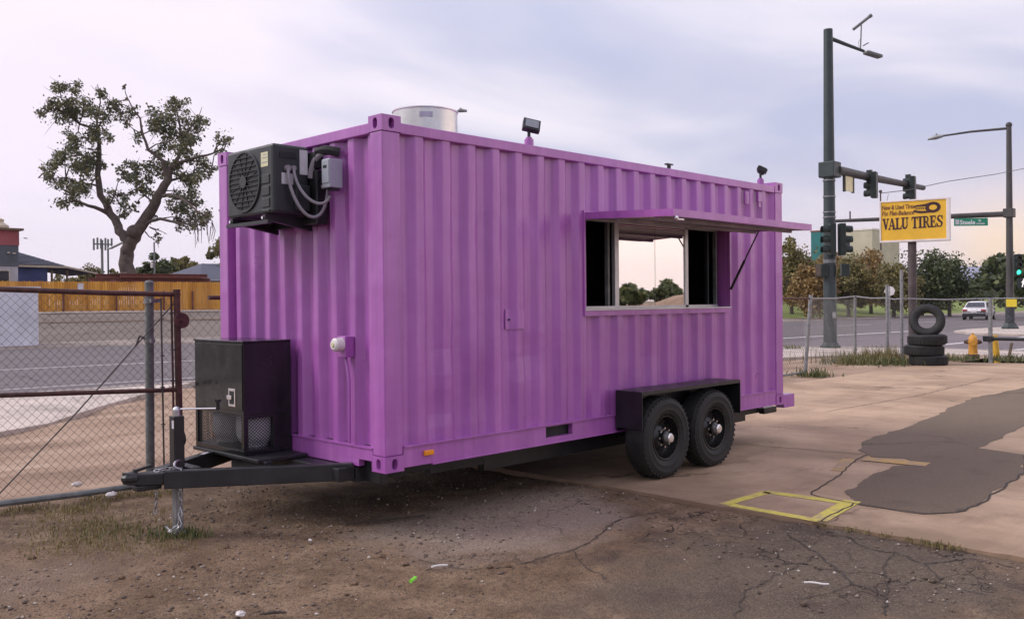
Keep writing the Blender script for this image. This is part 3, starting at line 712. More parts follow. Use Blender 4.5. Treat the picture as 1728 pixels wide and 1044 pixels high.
m = MB(); wall(m, .15, WD-.15, Z0+.15, Z1-.105, .21, .246, .058, lambda s, i, z: (i+.012+.004*math.sin(s*9+z*2), s, z), 12); m.build('front_panel', P, T, recalc=False)
m = MB(); m.box(L-.06, .15, Z0+.15, L-.02, WD/2-.004, Z1-.105)
for z in (.9, 1.5, 2.1, 2.7): m.box(L-.02, .2, z, L-.005, WD/2-.05, z+.25)
d1 = m.build('rear_door', P, T)
m = MB(); m.box(L-.06, WD/2+.004, Z0+.15, L-.02, WD-.15, Z1-.105)
for z in (.9, 1.5, 2.1, 2.7): m.box(L-.02, WD/2+.05, z, L-.005, WD-.2, z+.25)
m.build('rear_door', P, T)
for y in (.55, .95, 1.5, 1.9): MB().cyl((L+.02, y, Z0+.1), (L+.02, y, Z1-.05), .017).build('lock_rod', P, T, True)
# rails
MB().box(.173, .001, Z1-.105, L-.173, .062, Z1-.026).build('top_rail', P, T, bevel=.006)
MB().box(.173, WD-.062, Z1-.105, L-.173, WD-.001, Z1-.026).build('top_rail', P, T, bevel=.006)
MB().box(.001, .157, Z1-.105, .062, WD-.157, Z1-.024).build('top_rail', P, T, bevel=.006)
MB().box(L-.062, .157, Z1-.105, L-.001, WD-.157, Z1-.024).build('top_rail', P, T, bevel=.006)
m = MB()
FX0, FX1, FZ0, FZ1 = 1.74, 2.09, .503, .597
m.box(.173, .004, Z0+.008, FX0, .05, Z0+.158); m.box(FX1, .004, Z0+.008, L-.173, .05, Z0+.158)
m.box(FX0, .0045, Z0+.008, FX1, .05, FZ0); m.box(FX0, .0045, FZ1, FX1, .05, Z0+.158)
m.box(.173, -.012, Z0+.158, L-.173, .062, Z0+.168)                       # lip along the top of the rail
m.box(.45, -.010, Z0-.002, L-.173, .055, Z0+.008)
m.build('bottom_rail', P, T)
m = MB(); m.box(FX0-.01, .06, FZ0-.01, FX1+.01, .064, FZ1+.01); m.build('fork_pocket', M['interior'], T)
MB().box(.173, WD-.05, Z0+.008, L-.173, WD-.004, Z0+.162).build('bottom_rail', P, T)
m = MB(); m.box(.004, .33, Z0+.005, .055, WD-.157, Z0+.15); m.box(.0045, .157, Z0+.06, .055, .33, Z0+.15); m.box(-.006, .157, Z0+.15, .06, WD-.157, Z0+.158)
m.build('front_sill', P, T)
MB().box(L-.055, .157, Z0+.005, L-.004, WD-.157, Z0+.15).build('rear_sill', P, T)
m = MB(); pr2 = corr(.18, L-.18, .3, .23, .02, 0)
n = len(pr2); m.add([(s_, .06, Z1-.028-i_) for s_, i_ in pr2]+[(s_, WD-.06, Z1-.028-i_) for s_, i_ in pr2], [(i, i+1, n+i+1, n+i) for i in range(n-1)]); m.build('roof', P, T, recalc=False)
MB().box(.06, .07, Z0+.14, L-.06, WD-.07, Z0+.16).build('floor', M['interior'], T)
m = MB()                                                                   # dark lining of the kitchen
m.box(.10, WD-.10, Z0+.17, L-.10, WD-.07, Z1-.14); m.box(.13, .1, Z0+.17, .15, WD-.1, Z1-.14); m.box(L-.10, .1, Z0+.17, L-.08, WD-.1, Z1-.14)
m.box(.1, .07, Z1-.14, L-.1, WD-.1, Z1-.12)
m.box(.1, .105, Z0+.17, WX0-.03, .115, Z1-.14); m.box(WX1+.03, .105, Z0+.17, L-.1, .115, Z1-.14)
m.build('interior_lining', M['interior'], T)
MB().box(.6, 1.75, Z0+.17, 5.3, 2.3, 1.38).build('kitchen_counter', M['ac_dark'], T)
# serving window
F = MB()
F.box(WX0-.022, -.004, WZ0-.052, WX1+.022, .05, WZ0-.004); F.box(WX0-.022, -.004, WZ0-.004, WX0, .05, WZ1+.02); F.box(WX1, -.004, WZ0-.004, WX1+.022, .05, WZ1+.02); F.box(WX0-.022, -.003, WZ1+.02, WX1+.022, .05, WZ1+.05)
wf = F.build('window_frame', P, T)
MB().box(WX1-.004, .05, WZ0, WX1+.018, .185, WZ1+.02).build('window_reveal', P, T); MB().box(WX0-.018, .05, WZ0, WX0+.004, .185, WZ1+.02).build('window_reveal', P, T)
MB().box(WX0-.018, -.012, WZ0-.004, WX1+.018, .20, WZ0+.010).build('window_sill', M['alu'], T, bevel=.003)
gy = .14
def bar(x0, x1, y0=gy-.02, y1=gy+.02): return MB().box(x0, y0, WZ0+.010, x1, y1, WZ1)
gf = MB().box(WX0+.004, gy-.025, WZ1-.02, WX1-.06, gy+.03, WZ1+.02).box(WX0+.004, gy-.025, WZ0+.010, WX1-.06, gy+.03, WZ0+.035).build('glazing_frame', M['alu'], T)
for a, b, dy, mm in ((2.80, 2.83, .03, 'galv_post'), (2.872, 2.935, 0, 'alu'), (4.058, 4.115, -.005, 'alu'), (4.56, 4.58, .04, 'ac_plastic'), (4.66, 4.685, 0, 'galv_post')):
    bar(a, b, gy-.02+dy, gy+.022+dy).build('mullion', M[mm], T, bevel=.003)

bar(3.5343, 3.5357, gy-.014, gy-.0125).build('pane_edge', M['galv_post'], T)
MB().box(2.935, gy-.012, WZ0+.03, 3.5343, gy-.008, WZ1-.015).build('pane', M['glass'], T)
MB().box(3.5357, gy-.012, WZ0+.03, 4.058, gy-.008, WZ1-.015).build('pane', M['glass'], T)
# awning hatch, hinged above the opening and propped out level
A = Vector((WX0, -.006, 2.488)); hx1 = WX1+.01; ho = -.955; hz = 2.448
def HP(x, t, w): return Vector((x, -.006+(ho+.006)*t, 2.488+(hz-2.488)*t+w))
hat = MB()
for (xa, xb, ta, tb, wa, wb) in ((WX0, WX0+.05, 0, 1, -.062, 0), (hx1-.05, hx1, 0, 1, -.062, 0), (WX0+.05, hx1-.05, .94, 1, -.062, 0), (WX0+.05, hx1-.05, 0, .05, -.05, 0)):
    hat.add([HP(xa,ta,wa),HP(xb,ta,wa),HP(xb,tb,wa),HP(xa,tb,wa),HP(xa,ta,wb),HP(xb,ta,wb),HP(xb,tb,wb),HP(xa,tb,wb)], [(0,3,2,1),(4,5,6,7),(0,1,5,4),(1,2,6,5),(2,3,7,6),(3,0,4,7)])
hatch = hat.build('awning_hatch', P, T)
m = MB(); pr3 = corr(WX0+.051, hx1-.051, .398, .272, .03, 0); n = len(pr3)
m.add([HP(s_, .051, -.003-i_) for s_, i_ in pr3]+[HP(s_, .939, -.003-i_) for s_, i_ in pr3], [(i, i+1, n+i+1, n+i) for i in range(n-1)]); m.build('hatch_skin', P, hatch, recalc=False)
m = MB(); m.add([HP(WX0+.051,.06,-.055),HP(hx1-.051,.06,-.055),HP(hx1-.051,.93,-.055),HP(WX0+.051,.93,-.055)], [(0,1,2,3)]); m.build('hatch_lining', M['under'], hatch, recalc=False)
m = MB(); m.beam(HP(WX0+.05,.78,-.075), HP(hx1-.05,.78,-.075), .03, .025); m.beam(HP(WX0+.05,.35,-.075), HP(hx1-.05,.35,-.075), .03, .025)
m.build('hatch_brace', M['under'], hatch)
m = MB(); m.tube([HP(WX0+.06,.99,-.085), HP(WX0+.16,.99,-.085)], .009); m.ball(HP(WX0+.05,.99,-.075), .022); m.build('hatch_latch', M['chrome'], hatch, True)
s0 = HP(hx1-.06, .40, -.06); s1 = Vector((WX1+.002, -.012, 1.80))
m = MB(); m.cyl(s0, s0.lerp(s1, .55), .008); m.cyl(s0.lerp(s1, .5), s1, .014); m.build('hatch_strut', M['black'], hatch, True)
for x in (2.6, 3.5, 4.4): MB().cyl((x-.06, -.006, 2.497), (x+.06, -.006, 2.497), .012).build('hatch_hinge', P, hatch, True)
# small things on the long side
m = MB(); ap = corr(1.31, 1.495, *pr); n = len(ap); m.add([(s_, i_-.004, z) for z in (1.455, 1.62) for s_, i_ in ap]+[(s_, i_+.004, z) for z in (1.455, 1.62) for s_, i_ in ap], [(i, i+1, n+i+1, n+i) for i in range(n-1)]+[(0, n, 3*n, 2*n), (n-1, 3*n-1, 4*n-1, 2*n-1)]+[(i, 2*n+i, 2*n+i+1, i+1) for i in range(n-1)]+[(n+i, n+i+1, 3*n+i+1, 3*n+i) for i in range(n-1)]); lk = m.build('access_plate', P, T)
MB().cyl((1.345, .040, 1.535), (1.345, .056, 1.535), .008).build('keyhole', M['interior'], lk)
MB().box(.36, -.018, Z0+.075, .455, .003, Z0+.113).build('marker_light', M['orange_lens'], T, bevel=.006)
m = MB(); m.box(5.07, -.012, 2.76, 5.15, .012, 2.90); m.box(5.085, -.016, 2.78, 5.135, -.012, 2.88); m.build('latch_plate', P, T, bevel=.004)
m = MB(); m.box(5.34, -.022, 2.80, 5.43, .012, 2.915); m.box(5.36, -.015, 2.74, 5.41, .0, 2.80); m.build('latch_plate', P, T, bevel=.004)
def floodlight(x, yaw, tilt, roll=0):
    b = MB().cyl((x, .04, Z1-.03), (x, .04, Z1+.028), .040, n=16).cyl((x, .04, Z1+.028), (x, .04, Z1+.045), .028).build('floodlight_base', P, T)
    Rm = Matrix.Rotation(yaw, 3, 'Z') @ Matrix.Rotation(tilt, 3, 'X') @ Matrix.Rotation(roll, 3, 'Y'); c = Vector((x+.02, .03, Z1+.145))
    MB().cyl((x, .04, Z1+.05), (x, .04, Z1+.10), .014).beam((x, .04, Z1+.09), c, .04, .02).build('floodlight_neck', M['black'], b, True)
    h = MB(); h.obox(c, .15, .05, .115, Rm)
    for q in range(5): h.obox(c+Rm @ Vector((-.05+.025*q, .034, 0)), .006, .025, .08, Rm)
    hb = h.build('floodlight_head', M['black'], b, bevel=.012)
    MB().obox(c+Rm @ Vector((0, -.029, 0)), .115, .006, .08, Rm).build('floodlight_lens', M['lens'], b)
floodlight(1.60, R(-30), R(-30), R(14)); floodlight(5.50, R(30), R(-62))
m = MB(); m.cyl((3.68, .05, Z1-.03), (3.68, .05, Z1+.02), .02); m.box(3.63, .03, Z1+.018, 3.73, .07, Z1+.032); m.build('roof_bracket', M['black'], T)
# roof exhaust
ex = MB().lathe([(.305, 0), (.30, .44), (.308, .445), (.308, .455), (.297, .455), (.29, .41), (.22, .30), (.0, .30)], (1.44, 1.219, Z1-.04), n=48).build('exhaust_fan', M['stainless'], T, True)
m = MB(); m.cyl((1.44, 1.219, Z1+.2), (1.44, 1.219, Z1+.36), .09); m.build('fan_hub', M['galv'], ex, True)
MB().lathe([(.309, .10), (.314, .115), (.309, .13)], (1.44, 1.219, Z1-.04), n=48).build('fan_band', M['stainless'], ex, True)
m = MB(); d_ = Vector((-.62, -.78, 0)).normalized(); c = Vector((1.44, 1.219, Z1+.34))+d_*.303; m.obox(c, .12, .006, .045, Matrix((Vector((d_.y, -d_.x, 0))*-1, d_, Vector((0,0,1)))).transposed()); m.build('fan_label', M['grey_box'], ex)
# ---- front end: air conditioner on its bracket
AX0, AX1, AY0, AY1, AZ0, AZ1 = -.42, -.10, .80, 1.50, 2.375, 2.905
ac = MB().box(AX0, AY0, AZ0, AX1, AY1, AZ1).build('air_conditioner', M['ac_plastic'], T, bevel=.022)
fc = Vector((AX0-.002, 1.215, 2.645)); fr = .225
m = MB(); m.lathe([(fr+.018, 0), (fr+.014, .012), (fr, .012), (fr-.004, .002)], fc, (-1,0,0), 40); m.build('fan_ring', M['ac_plastic'], ac, True)
MB().cyl(fc, fc+Vector((-.003,0,0)), fr-.002, n=40).build('fan_opening', M['ac_dark'], ac)
m = MB()
for i in range(-5, 6):
    z = i*.038; w_ = math.sqrt(max(0, fr*fr-z*z)); m.beam(fc+Vector((-.012, -w_, z)), fc+Vector((-.012, w_, z)), .006, .006)
for k_ in range(6):
    a = math.pi*k_/6+.2; v = Vector((0, math.cos(a), math.sin(a)))*fr; m.beam(fc+Vector((-.007,0,0))-v, fc+Vector((-.007,0,0))+v, .005, .005, up=(1,0,0))
m.cyl(fc+Vector((-.014,0,0)), fc+Vector((-.018,0,0)), .05, n=20); m.build('fan_grille', M['fan_wire'], ac)
for i, z in enumerate((2.665, 2.575, 2.485, 2.40)):
    MB().box(AX0-.008, .845, z-.062 if z > 2.45 else z-.012, AX0+.01, .955, z+.008).build('vent_panel', M['ac_plastic'], ac, bevel=.004)
MB().box(AX0-.003, .865, 2.735, AX0+.001, .965, 2.845).build('energy_sticker', M['sticker'], ac)
m = MB().box(AX0-.005, .875, 2.765, AX0-.003, .955, 2.772).box(AX0-.005, .875, 2.80, AX0-.003, .945, 2.806).box(AX0-.005, .875, 2.825, AX0-.003, .93, 2.829); m.build('sticker_print', M['grey_box'], ac)
MB().box(-.185, AY0-.004, 2.685, -.115, AY0+.001, 2.875).build('rating_label', M['white_label'], ac)
MB().box(-.345, AY0-.004, 2.60, -.245, AY0+.001, 2.685).build('warning_label', M['white_label'], ac)
MB().box(-.36, AY0-.006, 2.80, -.22, AY0+.001, 2.845).build('handle_recess', M['ac_dark'], ac)
MB().box(-.24, AY0-.035, 2.40, -.11, AY0+.001, 2.60).build('valve_cover', M['ac_plastic'], ac, bevel=.012)
m = MB()
for y in (.92, 1.42): m.box(AX0-.01, y-.02, AZ0-.05, -.01, y+.02, AZ0-.006); m.prism([(-.01, y-.02, AZ0-.05), (-.38, y-.02, AZ0-.05), (-.01, y-.02, 2.26)], (0, .04, 0))
m.box(-.06, .78, 2.30, -.002, 1.55, 2.345); m.box(AX0-.012, .86, AZ0-.075, AX0+.03, 1.50, AZ0-.048); m.build('ac_bracket', M['black'], T)
MB().box(-.10, .70, 2.30, .004, AY0+.10, 2.72).build('ac_back_cover', M['black'], T, bevel=.01)
MB().box(-.098, .72, 2.74, -.02, 1.45, 2.86).build('ac_rear_grille', M['ac_dark'], T)
for y in (.93, 1.43): MB().cyl((AX0-.012, y, AZ0-.03), (AX0-.02, y, AZ0-.03), .012).build('bracket_bolt', M['chrome'], T)
def bez(p, n=18):
    p = [Vector(q) for q in p]; o = []
    for i in range(n+1):
        t = i/n; q = list(p)
        while len(q) > 1: q = [a.lerp(b, t) for a, b in zip(q, q[1:])]
        o.append(q[0])
    return o
m = MB(); m.tube(bez([(-.30, AY0-.02, 2.715), (-.33, .74, 2.50), (-.18, .70, 2.22), (-.06, .64, 2.30), (-.05, .62, 2.56)]), .013); m.cyl((-.30, AY0, 2.72), (-.30, AY0-.03, 2.72), .024); m.build('flexible_conduit', M['hose'], T, True)
m = MB(); m.tube(bez([(-.25, AY0-.02, 2.72), (-.27, .73, 2.55), (-.16, .66, 2.40), (-.10, .57, 2.42), (-.09, .53, 2.50)]), .012); m.cyl((-.25, AY0, 2.725), (-.25, AY0-.03, 2.725), .02); m.build('flexible_conduit', M['hose'], T, True)
m = MB(); m.tube(bez([(-.10, .78, 2.66), (-.10, .755, 2.80), (-.07, .72, 2.87), (.01, .62, 2.86)]), .024); m.build('drain_hose', M['insul'], T, True, ).data.materials[0] = M['hose']
m = MB(); m.tube(bez([(-.06, .74, 2.86), (-.055, .66, 2.885), (-.02, .60, 2.86), (.03, .57, 2.85)]), .036); m.build('insulated_pipe', M['insul'], T, True)
m = MB(); m.tube(bez([(-.05, .70, 2.60), (-.06, .66, 2.54), (-.055, .64, 2.60), (-.045, .645, 2.78)]), .010); m.build('copper_line', M['hose'], T, True)
db = MB().box(-.115, .50, 2.565, .006, .60, 2.785).build('disconnect_box', M['grey_box'], T, bevel=.006)
MB().box(-.121, .505, 2.60, -.1155, .595, 2.775).build('box_lid', M['grey_box'], db, bevel=.002)
MB().box(-.124, .53, 2.715, -.1212, .575, 2.735).build('box_label', M['ac_plastic'], db)
MB().box(-.09, .505, 2.545, -.02, .565, 2.564).build('box_gland', M['black'], db)
# power inlet
pi = MB().box(-.062, .395, 1.275, .02, .50, 1.435).build('power_inlet', P, T, bevel=.006)
m = MB(); m.lathe([(.0, .075), (.035, .075), (.05, .06), (.052, .0)], (-.062, .448, 1.372), (-1,0,0), 24); m.build('inlet_cap', M['white_plastic'], pi, True)
m = MB(); m.lathe([(.0, .083), (.016, .083), (.02, .074)], (-.062, .448, 1.372), (-1,0,0), 16); m.build('inlet_plug', M['sticker'], pi, True)
m = MB(); m.tube([(-.02, .46, 1.28), (-.02, .43, 1.18), (-.018, .415, 1.1), (-.018, .415, .62)], .012); m.build('conduit', P, T, True)
# ---- propane cabinet
PX0, PX1, PY0, PY1, PZ0, PZ1 = -.44, -.010, 1.24, 2.055, .485, 1.385
m = MB()
m.box(PX0, PY0, .80, PX1, PY1, PZ1-.006)
for (a, b, c_, d_) in ((PX0, PY0, PX0+.04, PY0+.04), (PX0, PY1-.04, PX0+.04, PY1), (PX1-.17, PY0, PX1, PY0+.04), (PX1-.17, PY1-.04, PX1, PY1)): m.box(a, b, PZ0+.04, c_, d_, .80)
m.box(PX0, PY0, PZ0, PX1, PY1, PZ0+.04)
m.box(PX1-.02, PY0+.04, PZ0+.04, PX1, PY1-.04, .80)
m.box(PX0+.04, PY0, .775, PX1-.17, PY0+.012, .80)
cab = m.build('propane_cabinet', M['black_gloss'], T, bevel=.004)
MB().box(PX0-.008, PY0-.008, PZ1-.006, PX1, PY1+.008, PZ1+.008).build('cabinet_lid', M['black_gloss'], cab, bevel=.004)
MB().box(PX0-.006, PY0+.012, .835, PX0-.0005, PY1-.012, PZ1-.02).build('cabinet_door', M['black_gloss'], cab, bevel=.003)
m = MB(); m.box(PX0-.011, 1.355, .865, PX0-.006, 1.465, 1.01)
lt = m.build('latch_plate', M['chrome'], cab, bevel=.008)
MB().box(PX0-.013, 1.375, .885, PX0-.0112, 1.445, .99).build('latch_recess', M['ac_dark'], lt)
MB().box(PX0-.022, 1.40, .92, PX0-.0132, 1.475, .955).build('latch_handle', M['chrome'], lt, bevel=.004)
def expanded(m, o, u, v, w, h, pu, pv, r=.0042):
    o, u, v = Vector(o), Vector(u), Vector(v); nu, nv = int(w/pu), int(h/pv)
    for i in range(nu+1):
        for j in range(nv+1):
            a = o+u*(i*pu)+v*(j*pv)
            for su in (1, -1):
                p = (i+.5*su)*pu; q = (j+.5)*pv
                if 0 <= p <= w and q <= h: m.beam(a, o+u*p+v*q, r, .003, up=u.cross(v))
                p2 = (i+.5*su)*pu; q2 = (j-.5)*pv
                if 0 <= p2 <= w and q2 >= 0: m.beam(a, o+u*p2+v*q2, r, .003, up=u.cross(v))
for nm, o, u, w_ in (('mesh_screen', (PX0+.012, PY0+.04, PZ0+.04), (0,1,0), PY1-PY0-.08), ('mesh_screen', (PX0+.04, PY0+.012, PZ0+.04), (1,0,0), PX1-PX0-.21), ('mesh_screen', (PX0+.04, PY1-.012, PZ0+.04), (1,0,0), PX1-PX0-.21)):
    m = MB(); expanded(m, o, u, (0,0,1), w_, .275, .030, .026); m.build(nm, M['black'], cab, recalc=False)
for y in (1.44, 1.84):
    m = MB(); m.lathe([(0, 0), (.10, 0), (.105, .02), (.135, .05), (.152, .09), (.152, .30), (.13, .36), (.05, .40), (.03, .45), (0, .45)], (-.225, y, PZ0+.041), n=28); m.build('gas_bottle', M['gas_bottle'], cab, True)
# ---- drawbar, coupler, jack, chains
def hbeam(m, a, b, w, h): m.beam(a, b, w, h)
m = MB()
for s_ in (-1, 1):
    m.beam((-1.13, 1.219+s_*.07, .412), (-.012, 1.219+s_*.83, .412), .075, .13)
    m.beam((-.008, 1.219+s_*.835, .385), (1.3, 1.219+s_*.87, .385), .075, .11)
m.box(-.42, .95, .36, -.36, 1.49, .47); m.box(-.16, .36, .35, -.014, 2.08, .452); m.box(-.46, 1.0, .455, -.012, 2.07, .484); m.box(.07, .16, .33, .15, 2.28, .60); m.box(-.95, 1.10, .35, -.87, 1.34, .478)
m.build('drawbar', M['chassis'], T, bevel=.006)
m = MB()
for y in (.36, 2.08): m.box(1.30, y-.04, .245, 5.6, y+.04, .447)
for x in (1.4, 2.3, 3.5, 4.8, 5.55): m.box(x, .40, .30, x+.06, 2.04, .44)
m.build('chassis_rail', M['chassis'], T)
MB().box(.7, 1.0, .21, 2.58, 2.30, .44).build('underfloor_light_block', M['chassis'], T, bevel=.03)  # unseen block, added to stop light coming under the floor from the far side
MB().box(.7, .325, .30, 2.69, .40, .42).build('chassis_channel', M['chassis'], T)
m = MB(); m.prism([(-1.10, 1.12, .375), (-1.10, 1.318, .375), (-1.27, 1.275, .385), (-1.38, 1.26, .40), (-1.41, 1.219, .41), (-1.38, 1.178, .40), (-1.27, 1.163, .385)], (0, 0, .085))
m.ball((-1.345, 1.219, .445), .062, sq=(1.2, 1, .75)); m.box(-1.32, 1.17, .345, -1.14, 1.268, .385)
cp = m.build('coupler', M['chassis'], T, bevel=.008)
m = MB(); m.beam((-1.33, 1.219, .49), (-1.20, 1.219, .515), .03, .02); m.beam((-1.31, 1.219, .50), (-1.325, 1.219, .47), .02, .03); m.build('coupler_latch', M['chassis'], cp)
jk = MB().obox((-1.0, 1.219, .67), .082, .082, .38).build('tongue_jack', M['black'], T, bevel=.006)
MB().obox((-1.0, 1.219, .25), .06, .06, .50).build('jack_leg', M['galv'], jk, bevel=.003)
MB().obox((-1.0, 1.219, -.01), .10, .10, .015).build('jack_foot', M['galv'], jk)
m = MB(); m.cyl((-1.0, 1.219, .86), (-1.0, 1.219, .90), .03); m.ball((-1.0, 1.219, .90), .03); m.build('jack_cap', M['steel'], jk, True)
m = MB(); m.tube([(-1.0, 1.219, .905), (-.97, 1.20, .908), (-.76, 1.05, .905)], .007); m.build('jack_crank', M['chrome'], jk, True)
m = MB(); m.cyl((-.76, 1.05, .895), (-.76, 1.05, .955), .014); m.cyl((-.76,1.05,.955), (-.76,1.05,.975), .026); m.build('crank_handle', M['black'], jk, True)
MB().obox((-1.042, 1.195, .80), .002, .03, .06).build('jack_label', M['white_label'], jk)
m = MB(); m.cyl((-.955, 1.27, .68), (-.93, 1.27, .68), .055, n=18); m.build('jack_flange', M['black'], jk, True)
def chain(pts, name='safety_chain'):
    m = MB(); pts = [Vector(p) for p in pts]; dist = 0; ln = .036; i = 0
    seg = [(a, b, (b-a).length) for a, b in zip(pts, pts[1:])]
    tot = sum(x[2] for x in seg); cnt = int(tot/ln)
    for k_ in range(cnt):
        d_ = (k_+.5)*ln
        for a, b, l_ in seg:
            if d_ <= l_: break
            d_ -= l_
        c = a.lerp(b, d_/l_); t = (b-a).normalized(); sd_ = t.orthogonal().normalized()
        if k_ % 2: sd_ = t.cross(sd_)
        loop = [c+t*(.024*math.cos(q))+sd_*(.0125*math.sin(q)) for q in [2*math.pi*j/8 for j in range(8)]]
        m.tube(loop+[loop[0]], .0042, 5, False)
    return m.build(name, M['steel'], T, True)
chain([(-1.04, 1.10, .485), (-1.05, 1.07, .46), (-1.05, 1.065, .20), (-1.07, 1.05, .08), (-1.13, 1.07, .05), (-1.16, 1.12, .10)])
chain([(-1.10, 1.34, .42), (-1.11, 1.35, .16), (-1.12, 1.35, .10)])
chain([(-1.20, 1.16, .482), (-1.12, 1.14, .49), (-1.03, 1.11, .49)])
m = MB(); m.tube(bez([(-1.0, 1.16, .53), (-1.06, 1.12, .56), (-1.10, 1.12, .50), (-1.04, 1.10, .485)]), .009); m.build('shackle', M['steel'], T, True)
MB().obox((-.58, 1.62, .484), .09, .035, .004, Matrix.Rotation(R(38), 3, 'Z')).build('serial_plate', M['white_label'], T)
# ---- fenders, wheels, rear
def fender(y0, y1, side):
    m = MB(); m.box(2.69, y0, .840, 4.41, y1, .848); m.box(2.69, y0, .50, 2.698, y1, .840); m.box(4.402, y0, .50, 4.41, y1, .840)
    yo = y0 if side < 0 else y1-.008; m.box(2.698, yo, .815, 4.402, yo+.008, .840)
    ym = y1-.006 if side < 0 else y0; m.box(2.698, ym, .47, 4.402, ym+.006, .840)
    return m.build('fender', M['black'], T)
fender(-.32, -.016, -1); fender(WD+.016, WD+.32, 1)
tyre_prof = [(.215, -.085), (.222, -.100), (.235, -.107), (.262, -.116), (.266, -.120), (.272, -.117), (.30, -.121), (.318, -.122), (.322, -.126), (.328, -.122), (.345, -.119), (.365, -.108), (.380, -.085), (.386, -.045), (.386, 0)]
tyre_prof = tyre_prof + [(r, -h) for r, h in reversed(tyre_prof[:-1])]
def wheel(x, yc, side):
    a = (0, side, 0); c = (x, yc, .386)
    t = MB().lathe(tyre_prof, c, a, 48, True)
    for g in (-.055, 0, .055):                      # tread blocks standing proud between grooves
        for k_ in range(36):
            q = 2*math.pi*(k_+.5*(g != 0))/36
            p = Vector((x+.3865*math.cos(q), yc+g, .386+.3865*math.sin(q)))
            if abs(math.sin(q)+1) < .02: continue
            t.obox(p, .050, .040, .006, Matrix((Vector((-math.sin(q),0,math.cos(q))), Vector((0,1,0)), Vector((math.cos(q),0,math.sin(q))))).transposed())
    for k_ in range(44):                            # shoulder lugs
        q = 2*math.pi*k_/44; e1 = Vector((math.cos(q), 0, math.sin(q))); e2 = Vector((-math.sin(q), 0, math.cos(q)))
        if math.sin(q) < -.985: continue
        t.obox(Vector((x, yc+side*.104, .386))+e1*.364, .026, .014, .026, Matrix((e2, Vector((0,1,0)), e1)).transposed())
    w = t.build('wheel', M['rubber'], T, True)
    m = MB().lathe([(.217, .085), (.210, .10), (.198, .098), (.190, .02), (.175, .0), (.115, .03), (.095, .055), (.085, .06), (0, .06)], c, a, 40); m.build('rim', M['rim'], w, True)
    for k_ in range(8):                              # hand holes round the dish
        q = 2*math.pi*(k_+.5)/8; p = Vector((x+.148*math.cos(q), yc+side*.0165, .386+.148*math.sin(q)))
        if k_ == 0: hh = MB().cyl(p, p+Vector((0, side*.004, 0)), .017, n=12).build('hand_hole', M['ac_dark'], w); p0 = p
        else: piece(hh, p-p0, w)
        q = 2*math.pi*k_/8; p = Vector((x+.088*math.cos(q), yc+side*.055, .386+.088*math.sin(q)))
        if k_ == 0: nut = MB().cyl(p, p+Vector((0, side*.032, 0)), .011, n=6).build('lug_nut', M['chrome'], w); n0 = p
        else: piece(nut, p-n0, w)
    MB().lathe([(.062, .055), (.062, .10), (.045, .11)], c, a, 24).build('hub', M['rim'], w, True)
    MB().lathe([(.047, .10), (.045, .150), (.036, .160), (0, .162)], c, a, 24).build('hub_cap', M['hubcap'], w, True)
for x in (3.09, 3.935):
    wheel(x, -.205, -1); wheel(x, WD+.205, 1)
m = MB()
for x in (3.09, 3.935): m.cyl((x, -.10, .386), (x, WD+.10, .386), .04)
for y in (.36, 2.08): m.beam((2.75, y, .37), (4.3, y, .37), .06, .05)
m.build('axle', M['chassis'], T, True)
m = MB(); m.box(L+.004, -.004, .535, 6.19, .10, .545); m.box(L+.004, -.004, .40, 6.19, .008, .535); m.box(L+.004, .092, .40, 6.19, .10, .535); m.box(L+.004, -.004, .392, 6.19, .10, .40)
m.build('rear_stub', P, T)
m = MB(); m.box(L+.004, WD-.10, .40, 6.19, WD+.004, .54); m.build('rear_stub', P, T)
m = MB(); m.beam((5.2, .36, .34), (6.05, .36, .34), .06, .06); m.beam((5.95, .30, .33), (6.25, .30, .33), .07, .07); m.box(5.8, .25, .37, 5.9, 2.2, .44); m.build('rear_hitch', M['chassis'], T)

# ------------------------------------------------------------------ chain link fences
def chainlink(name, a, b, z0, z1, w, r, mat, parent, sag=0.0):
    a, b = Vector((*a, 0)), Vector((*b, 0)); d = (b-a); Ln = d.length; d.normalize(); nr = Vector((-d.y, d.x, 0))
    nc = int(Ln/w); nh = int((z1-z0)/w); V = []; Fc = []
    ang = [(0, 1), (.87, -.5), (-.87, -.5)]
    for c in range(nc):
        base = len(V)
        for j in range(nh+1):
            s_ = (c+((j+c) % 2))*w; p = a+d*s_; wob = .006*math.sin(s_*5+j*.4)
            off = r*.9*(1 if (j+c) % 2 else -1)
            for ca, sa in ang: V.append((p.x+d.x*r*ca+nr.x*(r*sa+off+wob), p.y+d.y*r*ca+nr.y*(r*sa+off+wob), z0+j*w))
        for j in range(nh):
            for k_ in range(3): Fc.append((base+j*3+k_, base+j*3+(k_+1) % 3, base+(j+1)*3+(k_+1) % 3, base+(j+1)*3+k_))
    return stuff(fast_mesh(name, V, Fc, mat, parent))
G = thing('chain_link_gate', 'rusty pipe framed chain link gate on the street side of the trailer tongue', 'gate', (-2, 3.2, 0))
ga, gb = (-6.0, 3.22), (-.04, 3.16)
m = MB(); m.tube([(-6, 3.22, 1.93), (-3.2, 3.21, 1.868), (-1.6, 3.2, 1.832), (-.7, 3.18, 1.80), (-.04, 3.16, 1.787)], .024); m.build('top_pipe', M['rust'], G, True)
MB().tube([(-6, 3.22, 1.08), (-1.6, 3.2, .931), (-.05, 3.16, .866)], .021).build('middle_pipe', M['rust'], G, True)
m = MB(); m.cyl((-.06, 3.15, .06), (-.075, 3.15, 1.82), .032); m.cyl((-.075, 3.15, 1.82), (-.075, 3.15, 1.835), .037); m.build('end_pipe', M['rust'], G, True)
